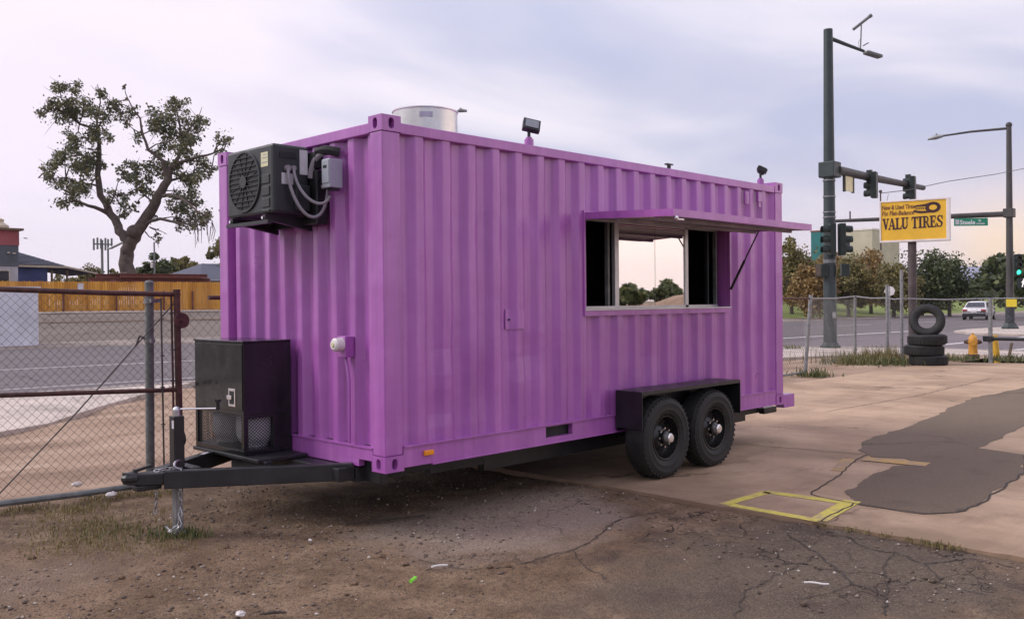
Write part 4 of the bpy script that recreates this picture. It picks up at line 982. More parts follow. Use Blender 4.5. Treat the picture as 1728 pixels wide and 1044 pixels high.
m = MB(); m.cyl((-.055, 3.11, 1.535), (-.055, 3.085, 1.535), .075, n=24); m.cyl((-.055, 3.12, 1.535), (-.055, 3.06, 1.535), .02); m.build('gate_disc', M['rust'], G, True)
MB().tube([(-.125, 3.16, 1.80), (-.12, 3.155, .9), (-.12, 3.15, .12)], .011).build('tension_bar', M['rust'], G, True)
MB().tube([(-.245, 3.12, 1.75), (-.24, 3.12, .9), (-.235, 3.12, .10)], .009).build('tension_bar', M['wire'], G, True)
m = MB(); m.tube([(-1.66, 3.17, .09), (-1.0, 3.17, .74), (-.40, 3.17, 1.38), (-.07, 3.16, 1.73)], .0065); m.tube([(-.47, 3.16, 1.31), (-.44, 3.15, 1.40), (-.39, 3.16, 1.37)], .011); m.build('brace_cable', M['wire'], G, True)
m = MB()
for z in (1.55, 1.2, .9, .55): m.box(-.255, 3.10, z, -.225, 3.135, z+.012); m.box(-.14, 3.135, z+.05, -.10, 3.17, z+.062)
m.build('tension_band', M['wire'], G)
chainlink('chain_link_mesh', ga, gb, .06, 1.80, .0385, .0021, M['wire'], G)
MB().tube([(-6, 3.12, .03), (-1.69, 3.02, .05), (-1.1, 2.95, .045), (-.52, 2.90, .05)], .028).build('bottom_pipe', M['galv_post'], G, True)
gp = thing('fence_post', 'grey galvanised gate post rising behind the trailer coupler', 'fence post', (-.285, 3.30, 0), 'chain link fence posts')
MB().cyl((-.29, 3.30, -.1), (-.277, 3.30, 1.89), .041).build('post', M['galv_post'], gp, True)
m = MB(); m.lathe([(.043, 0), (.043, .02), (.03, .035), (0, .04)], (-.277, 3.3, 1.885)); m.build('post_cap', M['galv_post'], gp, True)
MB().lathe([(.05, 0), (.05, .05)], (-.279, 3.3, 1.70)).box(-.30, 3.21, 1.71, -.20, 3.25, 1.745).build('gate_hinge', M['galv'], gp); MB().lathe([(.048, 0), (.048, .03)], (-.283, 3.3, 1.33)).box(-.30, 3.22, 1.325, -.26, 3.27, 1.36).build('gate_hinge', M['galv'], gp)
B = thing('chain_link_fence', 'long chain link fence running behind the purple trailer', 'fence', (5, 3.6, 0))
chainlink('chain_link_mesh', (-.02, 3.30), (15.0, 4.32), .05, 1.70, .05, .0022, M['wire'], B)
MB().tube([(.33, 3.3, 1.756), (5, 3.62, 1.74), (15.1, 4.24, 1.70)], .022).build('top_rail', M['rust'], B, True)
MB().tube([(3, 3.5, .06), (9, 3.9, .07), (14.9, 4.31, .06)], .024).build('bottom_rail', M['galv_post'], B, True)
for x in (3.0, 6.0, 9.0, 12.0): MB().cyl((x, 3.32+x*.067, -.1), (x, 3.32+x*.067, 1.78), .032).build('post', M['galv_post'], B, True)
MB().cyl((15.02, 4.32, -.05), (15.13, 4.22, 1.78), .042).build('leaning_post', M['galv'], B, True)
Cc = thing('chain_link_fence', 'sagging chain link fence at the street corner around the tyre sign', 'fence', (20, 4.5, 0))
pts = [(15.1, 4.24), (22.3, 6.4), (21.2, 5.0), (20.55, 4.35), (21.4, 2.42), (22.4, -2.0), (23.0, -9.0)]
tops = [1.70, 1.76, 1.70, 1.68, 1.66, 1.70, 1.7]
for (a, b), za, zb in zip(zip(pts, pts[1:]), tops, tops[1:]):
    chainlink('chain_link_mesh', a, b, .06, min(za, zb)-.02, .06, .0016, M['wire_far'], Cc)
    MB().tube([(*a, za), ((a[0]+b[0])/2, (a[1]+b[1])/2, (za+zb)/2-.03), (*b, zb)], .020).build('top_rail', M['galv'], Cc, True)
for (x, y), h, r in ((pts[1], 1.74, .04), (pts[2], 2.07, .043), (pts[3], 2.45, .043), (pts[4], 1.68, .052), (pts[5], 1.75, .04)):
    MB().cyl((x, y, -.08), (x, y, h), r).build('post', M['galv'], Cc, True)
m = MB(); m.tube([(21.35, 2.55, .62), (21.45, 2.30, .62), (22.0, 0.2, .60), (22.6, -3, .60)], .045); m.build('swing_bar', M['chassis'], Cc, True)
MB().box(21.31, 2.36, .55, 21.49, 2.58, .69).build('bar_clamp', M['chassis'], Cc)

# ------------------------------------------------------------------ tyre stack, hydrant, bollards
tp = [(.255, -.09), (.30, -.125), (.38, -.135), (.43, -.12), (.455, -.09), (.462, 0)]
tp = tp+[(r, -h) for r, h in reversed(tp[:-1])]
tp = [(.235, -.07)]+tp+[(.235, .07)]
def tyre(label, loc, rot, sc_=1.0, name='tyre'):
    t = MB().lathe(tp, (0,0,0), (0,0,1), 44, True)
    for g in (-.072, -.024, .024, .072):
        for k_ in range(40):
            q = 2*math.pi*(k_+.5*(int(g*1000) % 2))/40
            t.obox((.461*math.cos(q), .461*math.sin(q), g), .05, .036, .014, Matrix((Vector((-math.sin(q), math.cos(q), 0)), Vector((0,0,1)), Vector((math.cos(q), math.sin(q), 0)))).transposed())
    o = t.build(name, M['rubber'], None, True); o.location = loc; o.rotation_euler = rot; o.scale = (sc_,)*3
    return tag(o, label, 'tyre', 'old tyres piled by the tyre shop sign')
tyre('black tyre lying flat on the ground at the base of the pile', (19.82, 3.40, .115), (0, 0, .3), .98)
tyre('black tyre lying flat second from the bottom of the pile, jutting out sideways', (19.80, 3.50, .365), (.02, 0, 1.1), 1.02)
tyre('black tyre lying flat directly under the upright tyre', (19.80, 3.42, .635), (0, .02, 2.0), 1.0)
tyre('black tyre standing upright on top of the pile', (19.86, 3.44, 1.115), Matrix((Vector((.25,-.95,0)).normalized(), Vector((.20,.05,.95)).normalized(), Vector((-.93,-.26,.24)).normalized())).transposed().to_euler(), .90)
def hydrant(name, loc, mat, label, dark):
    h = thing(name, label, 'fire hydrant', loc); x, y, z = loc
    m = MB(); m.lathe([(.15, .10), (.12, .13), (.115, .40), (.145, .42), (.145, .45), (.125, .46), (.12, .53), (.09, .60), (.04, .64), (.03, .65)], loc, n=24); m.build('barrel', mat, h, True)
    MB().lathe([(.17, -.04), (.17, .06), (.15, .10)], loc, n=24).build('base_flange', dark, h, True)
    MB().lathe([(.035, .64), (.035, .69), (0, .69)], loc, n=5).build('bonnet_nut', mat, h)
    for dx, dy in ((.35, -.94), (-.35, .94)):
        d_ = Vector((dx, dy, 0)); c = Vector(loc)+Vector((0,0,.44)); MB().cyl(c+d_*.10, c+d_*.19, .06, n=14).cyl(c+d_*.19, c+d_*.23, .04, n=6).build('nozzle_cap', dark, h, True)
    d_ = Vector((-.9, -.4, 0)); c = Vector(loc)+Vector((0,0,.42)); MB().cyl(c+d_*.10, c+d_*.18, .08, n=16).build('pumper_cap', mat, h, True)
    return h
hydrant('fire_hydrant', (23.41, 3.49, 0), M['hyd_yellow'], 'yellow fire hydrant by the fence beside the tyre pile', M['hyd_dark'])
hydrant('fire_hydrant', (60.0, 31.6, .15), M['red_paint'], 'small red fire hydrant on the grass across the street', M['hyd_dark'])
b1 = MB().tube([(22.97, 2.72, -.1), (22.95, 2.80, .66)], .085, 14).build('bollard', M['bollard'], None, True); tag(b1, 'thick yellow bollard leaning beside the fence post', 'bollard')
b2 = MB().beam((22.95, 2.46, -.1), (22.95, 2.36, .46), .10, .05).build('stake', M['oldwood'], None); tag(b2, 'short weathered timber stake tilted beside the yellow bollard', 'stake')

# ------------------------------------------------------------------ lettering
def text_mb(s, size, font_shear=0, bold=0.0, sx=1.0):
    cu_ = bpy.data.curves.new('lettering', 'FONT'); cu_.body = s; cu_.size = size; cu_.shear = font_shear; cu_.offset = bold; cu_.resolution_u = 3; cu_.extrude = .004
    o = bpy.data.objects.new('lettering_tmp', cu_); COL.objects.link(o); bpy.context.view_layer.update()
    me = bpy.data.meshes.new_from_object(o.evaluated_get(bpy.context.evaluated_depsgraph_get()))
    v = [(p.co.x*sx, p.co.y, p.co.z) for p in me.vertices]; f = [tuple(p.vertices) for p in me.polygons]
    bpy.data.objects.remove(o); bpy.data.curves.remove(cu_); bpy.data.meshes.remove(me)
    return v, f
def place_text(vf, O, U, V, N, fit=None):
    v, f = vf; O, U, V, N = map(Vector, (O, U, V, N)); m = MB()
    k1 = 1
    if fit: x0 = min(p[0] for p in v); x1 = max(p[0] for p in v); k1 = fit/(x1-x0); v = [((p[0]-x0)*k1, p[1], p[2]) for p in v]
    m.add([O+U*p[0]+V*p[1]+N*p[2] for p in v], f); return m

# ------------------------------------------------------------------ the tyre shop sign
SG = thing('shop_sign', 'yellow VALU TIRES sign in a white frame on a dark brown post', 'shop sign', (22.47, 4.85, 0))
SL, SR = Vector((22.306, 5.657, 3.30)), Vector((22.72, 3.86, 3.30))
U = (SR-SL).normalized(); N = Vector((U.y, -U.x, 0)).normalized()
if N.dot(CAM-SL) < 0: N = -N
SW, SH = (SR-SL).length, 1.20; ZZ = Vector((0,0,1))
def SP(u, v, w=0): return SL+U*u+ZZ*v+N*w
m = MB()
def sbox(m, u0, v0, u1, v1, w0, w1):
    return m.add([SP(u0,v0,w0),SP(u1,v0,w0),SP(u1,v1,w0),SP(u0,v1,w0),SP(u0,v0,w1),SP(u1,v0,w1),SP(u1,v1,w1),SP(u0,v1,w1)], [(0,3,2,1),(4,5,6,7),(0,1,5,4),(1,2,6,5),(2,3,7,6),(3,0,4,7)])
sbox(m, 0, 0, SW, SH, -.30, -.01); m.build('sign_cabinet', M['white_frame'], SG)
m = MB(); sbox(m, 0, 0, SW, .055, -.01, .02); sbox(m, 0, SH-.045, SW, SH, -.01, .02); sbox(m, 0, .055, .04, SH-.045, -.01, .02); sbox(m, SW-.085, .055, SW, SH-.045, -.01, .02); m.build('sign_frame', M['white_frame'], SG, bevel=.006)
m = MB(); sbox(m, .04, .055, SW-.085, SH-.045, -.01, .0); m.build('sign_face', M['sign_yellow'], SG)
def strokes(letter):
    # heavy slab-serif capitals on a unit box; (polygon points)
    b, t = .26, .12; q = []
    def bx_(x0, y0, x1, y1): q.append([(x0,y0),(x1,y0),(x1,y1),(x0,y1)])
    if letter == 'V': q += [[(.10,1),(.40,1),(.62,.22),(.44,0)], [(.44,0),(.62,.0),(.92,1),(.80,1)]]; bx_(0,.93,.48,1.04); bx_(.68,.93,1.02,1.04)
    if letter == 'A': q += [[(.02,0),(.15,0),(.50,.98),(.40,1.02)], [(.36,1.04),(.60,1.04),(.98,0),(.66,0)]]; bx_(.24,.27,.72,.38); bx_(-.08,-.03,.26,.08); bx_(.56,-.03,1.08,.08)
    if letter == 'L': bx_(.12,0,.42,1); bx_(0,.93,.55,1.04); bx_(0,-.03,.9,.10); q.append([(.74,.10),(.9,.10),(.92,.38)])
    if letter == 'U': bx_(.08,.2,.36,1); bx_(.74,.2,.88,1); q.append([(.08,.22),(.2,.03),(.45,-.05),(.7,.02),(.88,.22),(.70,.24),(.56,.12),(.40,.14),(.36,.24)]); bx_(-.03,.93,.5,1.04); bx_(.60,.93,1.02,1.04)
    if letter == 'T': bx_(.32,0,.62,1); bx_(0,.90,.95,1.04); q += [[(0,.90),(.14,.90),(.0,.62)], [(.81,.90),(.95,.90),(.95,.62)]]; bx_(.18,-.03,.76,.08)
    if letter == 'I': bx_(.14,0,.46,1); bx_(0,.93,.6,1.04); bx_(0,-.03,.6,.08)
    if letter == 'R': bx_(.10,0,.40,1); bx_(-.03,-.03,.53,.08); bx_(-.03,.92,.6,1.04); bx_(.36,.46,.64,.57); q += [[(.56,1.04),(.74,.98),(.84,.84),(.84,.68),(.74,.53),(.6,.46),(.58,.57),(.64,.64),(.64,.86),(.56,.92)], [(.46,.48),(.66,.50),(1.0,.06),(1.04,-.03),(.80,-.03)]]
    if letter == 'E': bx_(.10,0,.40,1); bx_(-.02,-.03,.88,.09); bx_(-.02,.92,.85,1.04); bx_(.4,.45,.66,.56); q += [[(.72,.09),(.88,.09),(.90,.36)], [(.70,.92),(.85,.92),(.85,.66)]]; bx_(.58,.34,.68,.68)
    if letter == 'S': q += [[(.86,.96),(.86,.68),(.78,.68),(.70,.88),(.52,.95),(.36,.90),(.30,.78),(.10,.62),(.08,.80),(.20,.98),(.45,1.06),(.70,1.0)], [(.10,.66),(.30,.80),(.52,.62),(.90,.40),(.88,.22),(.66,.22),(.62,.34),(.24,.50)], [(.04,.0),(.04,.34),(.13,.34),(.22,.14),(.45,.05),(.62,.12),(.66,.26),(.88,.26),(.78,.06),(.50,-.05),(.25,0),(.14,.05)]]; bx_(.79,.66,.88,1.04); bx_(.03,-.03,.12,.36)
    return q
x = .0; word = 'VALU TIRES'; adv = {'V':.98,'A':1.02,'L':.92,'U':1.08,' ':.42,'T':.98,'I':.66,'R':1.04,'E':.96,'S':.95}
tot = sum(adv[c] for c in word); kx = 1.60/tot; first = True
for i, c in enumerate(word):
    m = MB()
    for j, poly in enumerate(strokes(c)):
        w_ = .004+.0012*j; m.prism([SP(.075+(x+px_)*kx, .37+py_*.31+(x/tot)*.025, w_-.004) for px_, py_ in poly], N*.004)
    if m.v: m.build('letter', M['sign_ink'], SG)
    x += adv[c]
place_text(text_mb('New & Used Tires', .18, .12, .004), SP(.07, .945, .002), U, ZZ, N, .86).build('lettering', M['sign_ink2'], SG)
place_text(text_mb('Fix Flat-Balance', .18, .12, .004), SP(.07, .775, .002), U, ZZ, N, .86).build('lettering', M['sign_ink2'], SG)
m = MB(); cx_, cy_ = 1.42, .945                      # painted tyre with its tread rolled out
for k_ in range(28):
    a0, a1 = 2*math.pi*k_/28, 2*math.pi*(k_+1)/28
    m.add([SP(cx_+.20*math.cos(a0), cy_+.155*math.sin(a0), .004), SP(cx_+.20*math.cos(a1), cy_+.155*math.sin(a1), .004), SP(cx_+.105*math.cos(a1), cy_+.075*math.sin(a1), .004), SP(cx_+.105*math.cos(a0), cy_+.075*math.sin(a0), .004)], [(0,1,2,3)])
up = [(1.33,1.08),(1.22,1.05),(1.10,1.035),(.98,1.03),(.92,.99),(.93,.95),(.99,.985),(1.12,.985),(1.24,.985),(1.30,.99)]
lo = [(1.36,.80),(1.22,.79),(1.08,.79),(.95,.82),(.90,.86),(.93,.90),(1.02,.87),(1.14,.855),(1.26,.86),(1.34,.87)]
for p_ in (up, lo): m.add([SP(u_, v_, .0055) for u_, v_ in p_], [tuple(range(len(p_)))])
for k_ in range(7): m.add([SP(.96+.05*k_, .90+.004*(k_%2), .006), SP(.985+.05*k_, .90, .006), SP(1.0+.05*k_, .97, .006), SP(.975+.05*k_, .97, .006)], [(0,1,2,3)])
m.build('tyre_drawing', M['sign_ink'], SG, recalc=False)
m = MB(); pc = SP(SW*.46, 0, -.16); m.cyl((pc.x, pc.y, -.2), (pc.x, pc.y, 3.32), .115, n=20); m.build('sign_post', M['pole_sign'], SG, True)
m = MB(); m.cyl(SP(-.02, -.20, -.30), SP(-.02, SH+.30, -.30), .022); m.ball(SP(-.02, SH+.32, -.30), .05); m.cyl(SP(.18, SH, -.15), SP(.22, SH+.22, -.15), .006); m.build('conduit_mast', M['pole_sign'], SG, True)

# ------------------------------------------------------------------ traffic signals
def signal_head(pos, face, parent, mats, zs=.30, visor=True):
    """three-lamp head: housing > visors and lenses"""
    p = Vector(pos); f = Vector(face).normalized(); s_ = f.cross(ZZ).normalized(); Rm = Matrix((s_, f, ZZ)).transposed()
    h = MB().obox(p, .34, .20, zs*3+.06, Rm).build('signal_head', M['signal'], parent, bevel=.02)
    for k_ in range(3):
        c = p+ZZ*(zs*(1-k_))+f*.10
        MB().cyl(c, c+f*.012, .125, n=18).build('signal_lens', mats[k_], h)
        if visor:
            m = MB(); n = 14; vs = []
            for i in range(n+1):
                a = math.radians(-40+260*i/n); o = c+s_*(.135*math.cos(a))+ZZ*(.135*math.sin(a)); vs += [o, o+f*.24+ZZ*-.02]
            m.add(vs, [(2*i, 2*i+1, 2*i+3, 2*i+2) for i in range(n)]); vo = m.build('visor', M['signal'], h, recalc=False)
            sd_ = vo.modifiers.new('thickness', 'SOLIDIFY'); sd_.thickness = .012
    return h
T1 = thing('traffic_signal', 'tall dark green signal pole at the corner with mast arm and camera', 'traffic signal', (25.73, 8.80, 0))
bx, by = 25.73, 8.80
MB().cyl((bx, by, .0), (bx, by, 10.85), .225, .15, 24).build('pole', M['pole_green'], T1, True)
m = MB(); m.lathe([(.36, .02), (.36, .10), (.30, .13), (.25, .22)], (bx, by, 0), n=8); m.build('pole_base', M['pole_green'], T1)
for z in (5.15, 4.62, 4.45, 2.98, 2.92, 5.7): MB().lathe([(.215, 0), (.218, .02), (.215, .04)], (bx, by, z), n=24).build('pole_band', M['galv'], T1, True)
m = MB(); m.tube([(bx+.1, by-.05, 10.55), (26.5, 8.5, 10.42), (27.3, 8.25, 10.30)], [.07, .06, .05]); m.build('lamp_arm', M['pole_green'], T1, True)
m = MB(); c = Vector((27.75, 8.12, 10.24)); d_ = Vector((.95, -.3, -.1)).normalized(); m.obox(c, .75, .26, .12, Matrix((d_, Vector((.3,.95,0)).normalized(), d_.cross(Vector((.3,.95,0)).normalized()))).transposed()); m.build('street_lamp_head', M['galv_post'], T1, bevel=.04)
m = MB(); q = Vector((27.15, 8.30, 10.35)); m.cyl(q, q+Vector((.08, 0, .85)), .022); m.cyl(q+Vector((0,-.1,.1)), q+Vector((.3,-.15,.25)), .02); m.tube([q+Vector((-.1,0,0)), q+Vector((-.05,.05,.25)), q+Vector((.05,0,.4))], .008)
c = q+Vector((.08, 0, .92)); d_ = Vector((.35, -.65, .55)).normalized(); m.cyl(c-d_*.34, c+d_*.32, .05); m.cyl(c+d_*.32, c+d_*.42, .065); m.build('traffic_camera', M['galv_post'], T1, True)
m = MB(); m.box(bx-.24, by-.28, 5.82, bx+.34, by+.28, 6.35); m.build('arm_clamp', M['pole_green'], T1, bevel=.03)
MB().tube([(bx+.2, by-.2, 6.07), (29, 8.6, 6.07), (33.5, 8.556, 6.09)], [.16, .135, .10], 16).build('mast_arm', M['arm_brown'], T1, True)
for (x_, z_) in ((28.35, 5.75), (31.9, 5.92)):
    signal_head((x_, 8.36, z_), (-.20, .98, 0), T1, [M['lens_dark']]*3, .29)
    MB().box(x_-.06, 8.44, z_-.3, x_+.06, 8.62, z_+.55).build('head_bracket', M['signal'], T1)
m = MB(); m.box(26.45, 8.56, 5.42, 27.05, 8.60, 5.95); m.build('lit_street_sign', M['sign_back'], T1)
m = MB(); m.box(26.37, 8.54, 5.38, 26.45, 8.62, 5.99); m.box(27.05, 8.54, 5.38, 27.13, 8.62, 5.99); m.cyl((26.41, 8.58, 5.9), (26.41, 8.58, 6.1), .02); m.cyl((27.09, 8.58, 5.9), (27.09, 8.58, 6.1), .02); m.build('sign_hanger', M['arm_brown'], T1)
signal_head((25.50, 8.62, 3.70), (-.75, .66, 0), T1, [M['lens_dark']]*3, .34)
signal_head((25.80, 8.40, 3.70), (.65, -.76, 0), T1, [M['lens_dark']]*3, .34)
for (x_, y_, fx, fy) in ((25.40, 8.92, -.8, .6), (25.92, 8.35, .5, -.86)):
    f = Vector((fx, fy, 0)).normalized(); s_ = f.cross(ZZ); p = Vector((x_, y_, 2.66)); h = MB().obox(p, .42, .26, .42, Matrix((s_, f, ZZ)).transposed()).build('walk_signal', M['signal'], T1, bevel=.02)
    MB().obox(p+f*.131, .34, .004, .34, Matrix((s_, f, ZZ)).transposed()).build('walk_lens', M['lens_dark'], h)
MB().cyl((bx-.14, by-.19, 1.15), (bx-.19, by-.26, 1.15), .03).box(bx-.24, by-.30, 1.05, bx-.16, by-.20, 1.25).build('push_button', M['galv'], T1)
T2 = thing('traffic_signal', 'brown signal pole across the side street with a green light and yellow plate', 'traffic signal', (48.46, 9.70, 0))
bx, by = 48.46, 9.70
m = MB(); m.cyl((bx, by, 0), (bx, by, 10.75), .20, .125, 20); m.ball((bx, by, 10.72), .16); m.build('pole', M['arm_brown'], T2, True)
m = MB(); m.lathe([(.42, .03), (.42, .14), (.34, .2), (.28, .35)], (bx, by, 0), n=8); m.build('pole_base', M['pole_green'], T2)
m = MB(); m.lathe([(.225, .35), (.222, 1.25)], (bx, by, 0), n=20); m.build('pole_wrap', M['dark_wrap'], T2, True)
m = MB(); m.tube([(bx, by, 10.55), (48.0, 11.4, 10.55), (47.9, 13.0, 10.50)], [.07, .06, .05]); m.build('lamp_arm', M['arm_brown'], T2, True)
m = MB(); m.tube([(47.9, 12.8, 10.50), (47.88, 13.2, 10.47), (47.85, 13.6, 10.42)], [.07, .13, .06]); m.cyl((47.88, 13.15, 10.5), (47.88, 13.15, 10.66), .05); m.build('street_lamp_head', M['galv'], T2, True)
MB().box(bx-.24, by-.24, 5.88, bx+.24, by+.26, 6.35).build('arm_clamp', M['arm_brown'], T2, bevel=.03)
MB().tube([(bx, by+.1, 6.07), (47.0, 13.8, 6.08), (45.5, 17.9, 6.09)], [.15, .12, .09], 14).build('mast_arm', M['arm_brown'], T2, True)
MB().cyl((45.8, 17.1, 6.1), (45.8, 17.1, 6.6), .04).build('arm_stub', M['arm_brown'], T2)
signal_head((48.20, 9.25, 3.36), (-.87, -.50, 0), T2, [M['lens_dark'], M['lens_dark'], M['green_lit']], .36)
f = Vector((-.87, -.5, 0)).normalized(); s_ = f.cross(ZZ)*-1; p = Vector((48.28, 9.02, 2.43)); Rm = Matrix((s_, f, ZZ)).transposed()
wk = MB().obox(p, .52, .26, .52, Rm).build('walk_signal', M['signal'], T2, bevel=.02)
def WP(u, v): return p+f*.134+s_*(-u)*.42+ZZ*v*.46
fig = [[(-.05,.34),(.05,.34),(.05,.48),(-.05,.48)], [(-.09,.02),(.10,.02),(.11,.30),(-.07,.30)], [(.10,.28),(.26,.05),(.20,.0),(.06,.20)], [(-.07,.30),(-.24,.12),(-.18,.06),(-.05,.18)], [(-.09,.04),(.02,.04),(-.16,-.46),(-.27,-.46)], [(-.0,.04),(.11,.04),(.24,-.42),(.12,-.46)]]
m = MB()
for i, q in enumerate(fig): m.prism([WP(u, v)+f*.001*i for u, v in q], f*.004)
m.build('walking_figure', M['walk_lit'], wk)
m = MB(); m.obox(Vector((48.20, 9.55, 1.40)), .50, .02, .40, Rm); m.build('yellow_plate', M['brightyellow'], T2)
SS = thing('street_name_sign', 'green Steele street name sign hanging from the far mast arm', 'street sign', (47.45, 11.2, 5.69))
a, b = Vector((46.80, 11.90, 5.69)), Vector((48.02, 10.62, 5.69)); u_ = (b-a).normalized(); n_ = Vector((u_.y, -u_.x, 0)); n_ = -n_ if n_.dot(CAM-a) < 0 else n_
Lg = (b-a).length; Rm = Matrix((u_, -n_, ZZ)).transposed()
m = MB(); m.obox((a+b)/2, Lg, .035, .40, Rm); m.build('sign_panel', M['street_green'], SS, bevel=.004)
place_text(text_mb('Steele', .34, 0, .006), a+u_*.30+ZZ*-.13+n_*.022, u_, ZZ, n_, .80).build('lettering', M['white_ink'], SS)
place_text(text_mb('St', .16, 0, .003), a+u_*1.27+ZZ*.02+n_*.022, u_, ZZ, n_, .14).build('lettering', M['white_ink'], SS)
m = MB(); m.obox(a+u_*.16+n_*.02, .20, .006, .26, Rm); m.build('sign_emblem', M['white_label'], SS)
m = MB(); m.obox(a+u_*1.38+ZZ*-.09+n_*.02, .44, .006, .07, Rm); m.build('block_number_strip', M['white_label'], SS)
m = MB()
for q in (.12, Lg-.12): m.cyl(a+u_*q+ZZ*.2, a+u_*q+ZZ*.42, .015)
m.build('sign_hanger', M['arm_brown'], SS)
ST = thing('road_sign', 'back of a small octagonal sign behind the fence', 'road sign', (41.0, 12.98, 0))
m = MB(); d_ = Vector((-.92, -.38, 0)); c = Vector((41.03, 12.98, 2.06)); m.cyl(c, c+d_*-.02, .25, n=8); m.build('sign_plate', M['white_frame'], ST); MB().cyl((41.05, 12.99, 0), (41.05, 12.99, 2.3), .03).build('sign_post', M['galv'], ST, True)
wv = bez([(33.5, 8.5, 6.2), (31, 3, 5.4), (30.0, -6, 9.2)], 20)
wv = [at(1487, 326, 26.6), at(1530, 321, 28), at(1600, 306, 30), at(1680, 294, 32), at(1740, 282, 34), at(1850, 255, 36)]
wo = MB().tube(wv, .012, 5).build('overhead_wire', M['black'], None); tag(wo, 'thin black overhead wire crossing the sky above the yellow sign', 'wire')

# ------------------------------------------------------------------ trees
def leafcloud(centers, radii, counts, size, seed, up_bias=.0):
    r = np.random.default_rng(seed); P_ = []
    for c, rd, n in zip(centers, radii, counts):
        q = r.normal(size=(n, 3)); q /= np.linalg.norm(q, axis=1)[:, None]; q *= (r.random((n, 1))**.45)*rd
        q[:, 2] *= .85; P_.append(np.asarray(c)+q)
    P_ = np.concatenate(P_); n = len(P_)
    a = r.normal(size=(n, 3)); a /= np.linalg.norm(a, axis=1)[:, None]; b = r.normal(size=(n, 3)); b -= a*(a*b).sum(1)[:, None]; b /= np.linalg.norm(b, axis=1)[:, None]
    s_ = size*(.55+.9*r.random((n, 1))); a *= s_; b *= s_*(.5+.35*r.random((n, 1)))
    V = np.stack([P_-a, P_-a*.2+b, P_+a, P_-a*.2-b], 1).reshape(-1, 3); F = np.arange(4*n).reshape(n, 4)
    return V, F
def depth_at(px_, py_, dpt): return at(px_, py_, dpt)
BT = thing('cottonwood_tree', 'big gnarled tree with two thick forking limbs and patchy dark foliage', 'tree', (27.2, 69.8, 1.3))
DT = 75.0; rt = random.Random(3)
def zp(x, y, d=0): return at(x/2.61, 100+y/2.61, DT+d)
limbs = [
 ([(556,960),(552,900),(556,840),(575,800),(598,765)], [.70,.57,.53,.51,.50], [0]*5),
 ([(566,815),(545,770),(518,735),(480,680),(445,600),(432,540),(432,480),(440,400),(430,340)], [.50,.46,.42,.38,.33,.30,.27,.22,.17], [0,0,.3,.6,1,1.2,1.4,1.5,1.5]),
 ([(480,680),(440,662),(390,645),(330,622),(280,640)], [.26,.20,.16,.11,.05], [.6,0,-.6,-1.2,-1.8]),
 ([(432,470),(395,440),(350,420),(300,430)], [.16,.13,.10,.05], [1.4,2,2.6,3]),
 ([(436,560),(400,550),(350,545),(290,520),(230,525),(170,522)], [.12,.10,.08,.06,.04,.02], [1,.4,0,-.4,-.8,-1]),
 ([(430,345),(400,300),(350,285),(310,240),(270,170),(265,120)], [.17,.14,.12,.09,.06,.03], [1.5,1.2,.8,.6,.4,.3]),
 ([(350,285),(290,240),(230,215),(165,240)], [.10,.07,.05,.02], [.8,.2,-.4,-1]),
 ([(430,340),(425,260),(440,190),(430,110)], [.14,.10,.07,.03], [1.5,2,2.2,2.4]),
 ([(430,300),(470,250),(500,200)], [.09,.06,.03], [1.8,1.2,.6]),
 ([(470,660),(500,600),(520,540)], [.10,.07,.03], [.5,-.6,-1.4]),
 ([(592,775),(622,735),(650,690),(690,625),(715,580),(742,530),(748,480)], [.62,.58,.54,.48,.44,.38,.30], [0,-.2,-.4,-.8,-1,-1.2,-1.2]),
 ([(735,520),(720,450),(690,425),(650,400),(628,330),(615,260),(580,205),(555,150),(550,115)], [.26,.20,.18,.15,.12,.09,.06,.04,.02], [-1.2,-1.5,-1.6,-1.8,-2,-2.2,-2.4,-2.5,-2.6]),
 ([(650,400),(690,375),(740,365),(770,350)], [.08,.06,.05,.03], [-1.8,-2.2,-2.4,-2.6]),
 ([(628,330),(590,310),(560,285)], [.07,.05,.03], [-2,-2.2,-2.4]),
 ([(745,490),(785,430),(800,370),(790,290),(775,220),(765,165)], [.26,.20,.15,.11,.07,.03], [-1.2,-.6,0,.4,.6,.7]),
 ([(800,370),(835,310),(870,260),(890,210)], [.12,.09,.05,.02], [0,.8,1.4,1.8]),
 ([(755,480),(820,445),(880,428),(940,415),(985,395),(1010,350)], [.20,.16,.12,.09,.06,.03], [-1,-1.4,-1.8,-2,-2.2,-2.3]),
 ([(700,600),(745,597),(790,610),(840,640),(880,680),(935,690)], [.22,.18,.15,.11,.08,.03], [-.8,-1.6,-2.2,-2.8,-3.2,-3.4]),
 ([(745,535),(800,520),(860,500),(930,495)], [.14,.11,.08,.04], [-1,.4,1.4,2.2]),
 ([(620,745),(660,712),(705,702),(760,715),(800,725),(850,728),(870,745),(872,800)], [.22,.18,.15,.12,.10,.08,.05,.02], [0,-.6,-1.2,-1.6,-2,-2.2,-2.3,-2.3]),
 ([(690,640),(640,600),(600,560),(550,520)], [.12,.08,.05,.02], [-.8,0,.8,1.4]),
 ([(640,760),(655,780),(690,800),(700,830)], [.07,.05,.03,.02], [0,-.4,-.8,-1]), ([(660,740),(705,755),(735,770)], [.06,.04,.02], [0,-.6,-.9]),
]
for i in range(10): x0 = rt.uniform(850, 935); y0 = rt.uniform(700, 740); limbs.append(([(x0, y0), (x0+rt.uniform(-6, 14), y0+35), (x0+rt.uniform(-12, 16), y0+rt.uniform(60, 100))], [.05, .035, .02], [-2.5]*3))
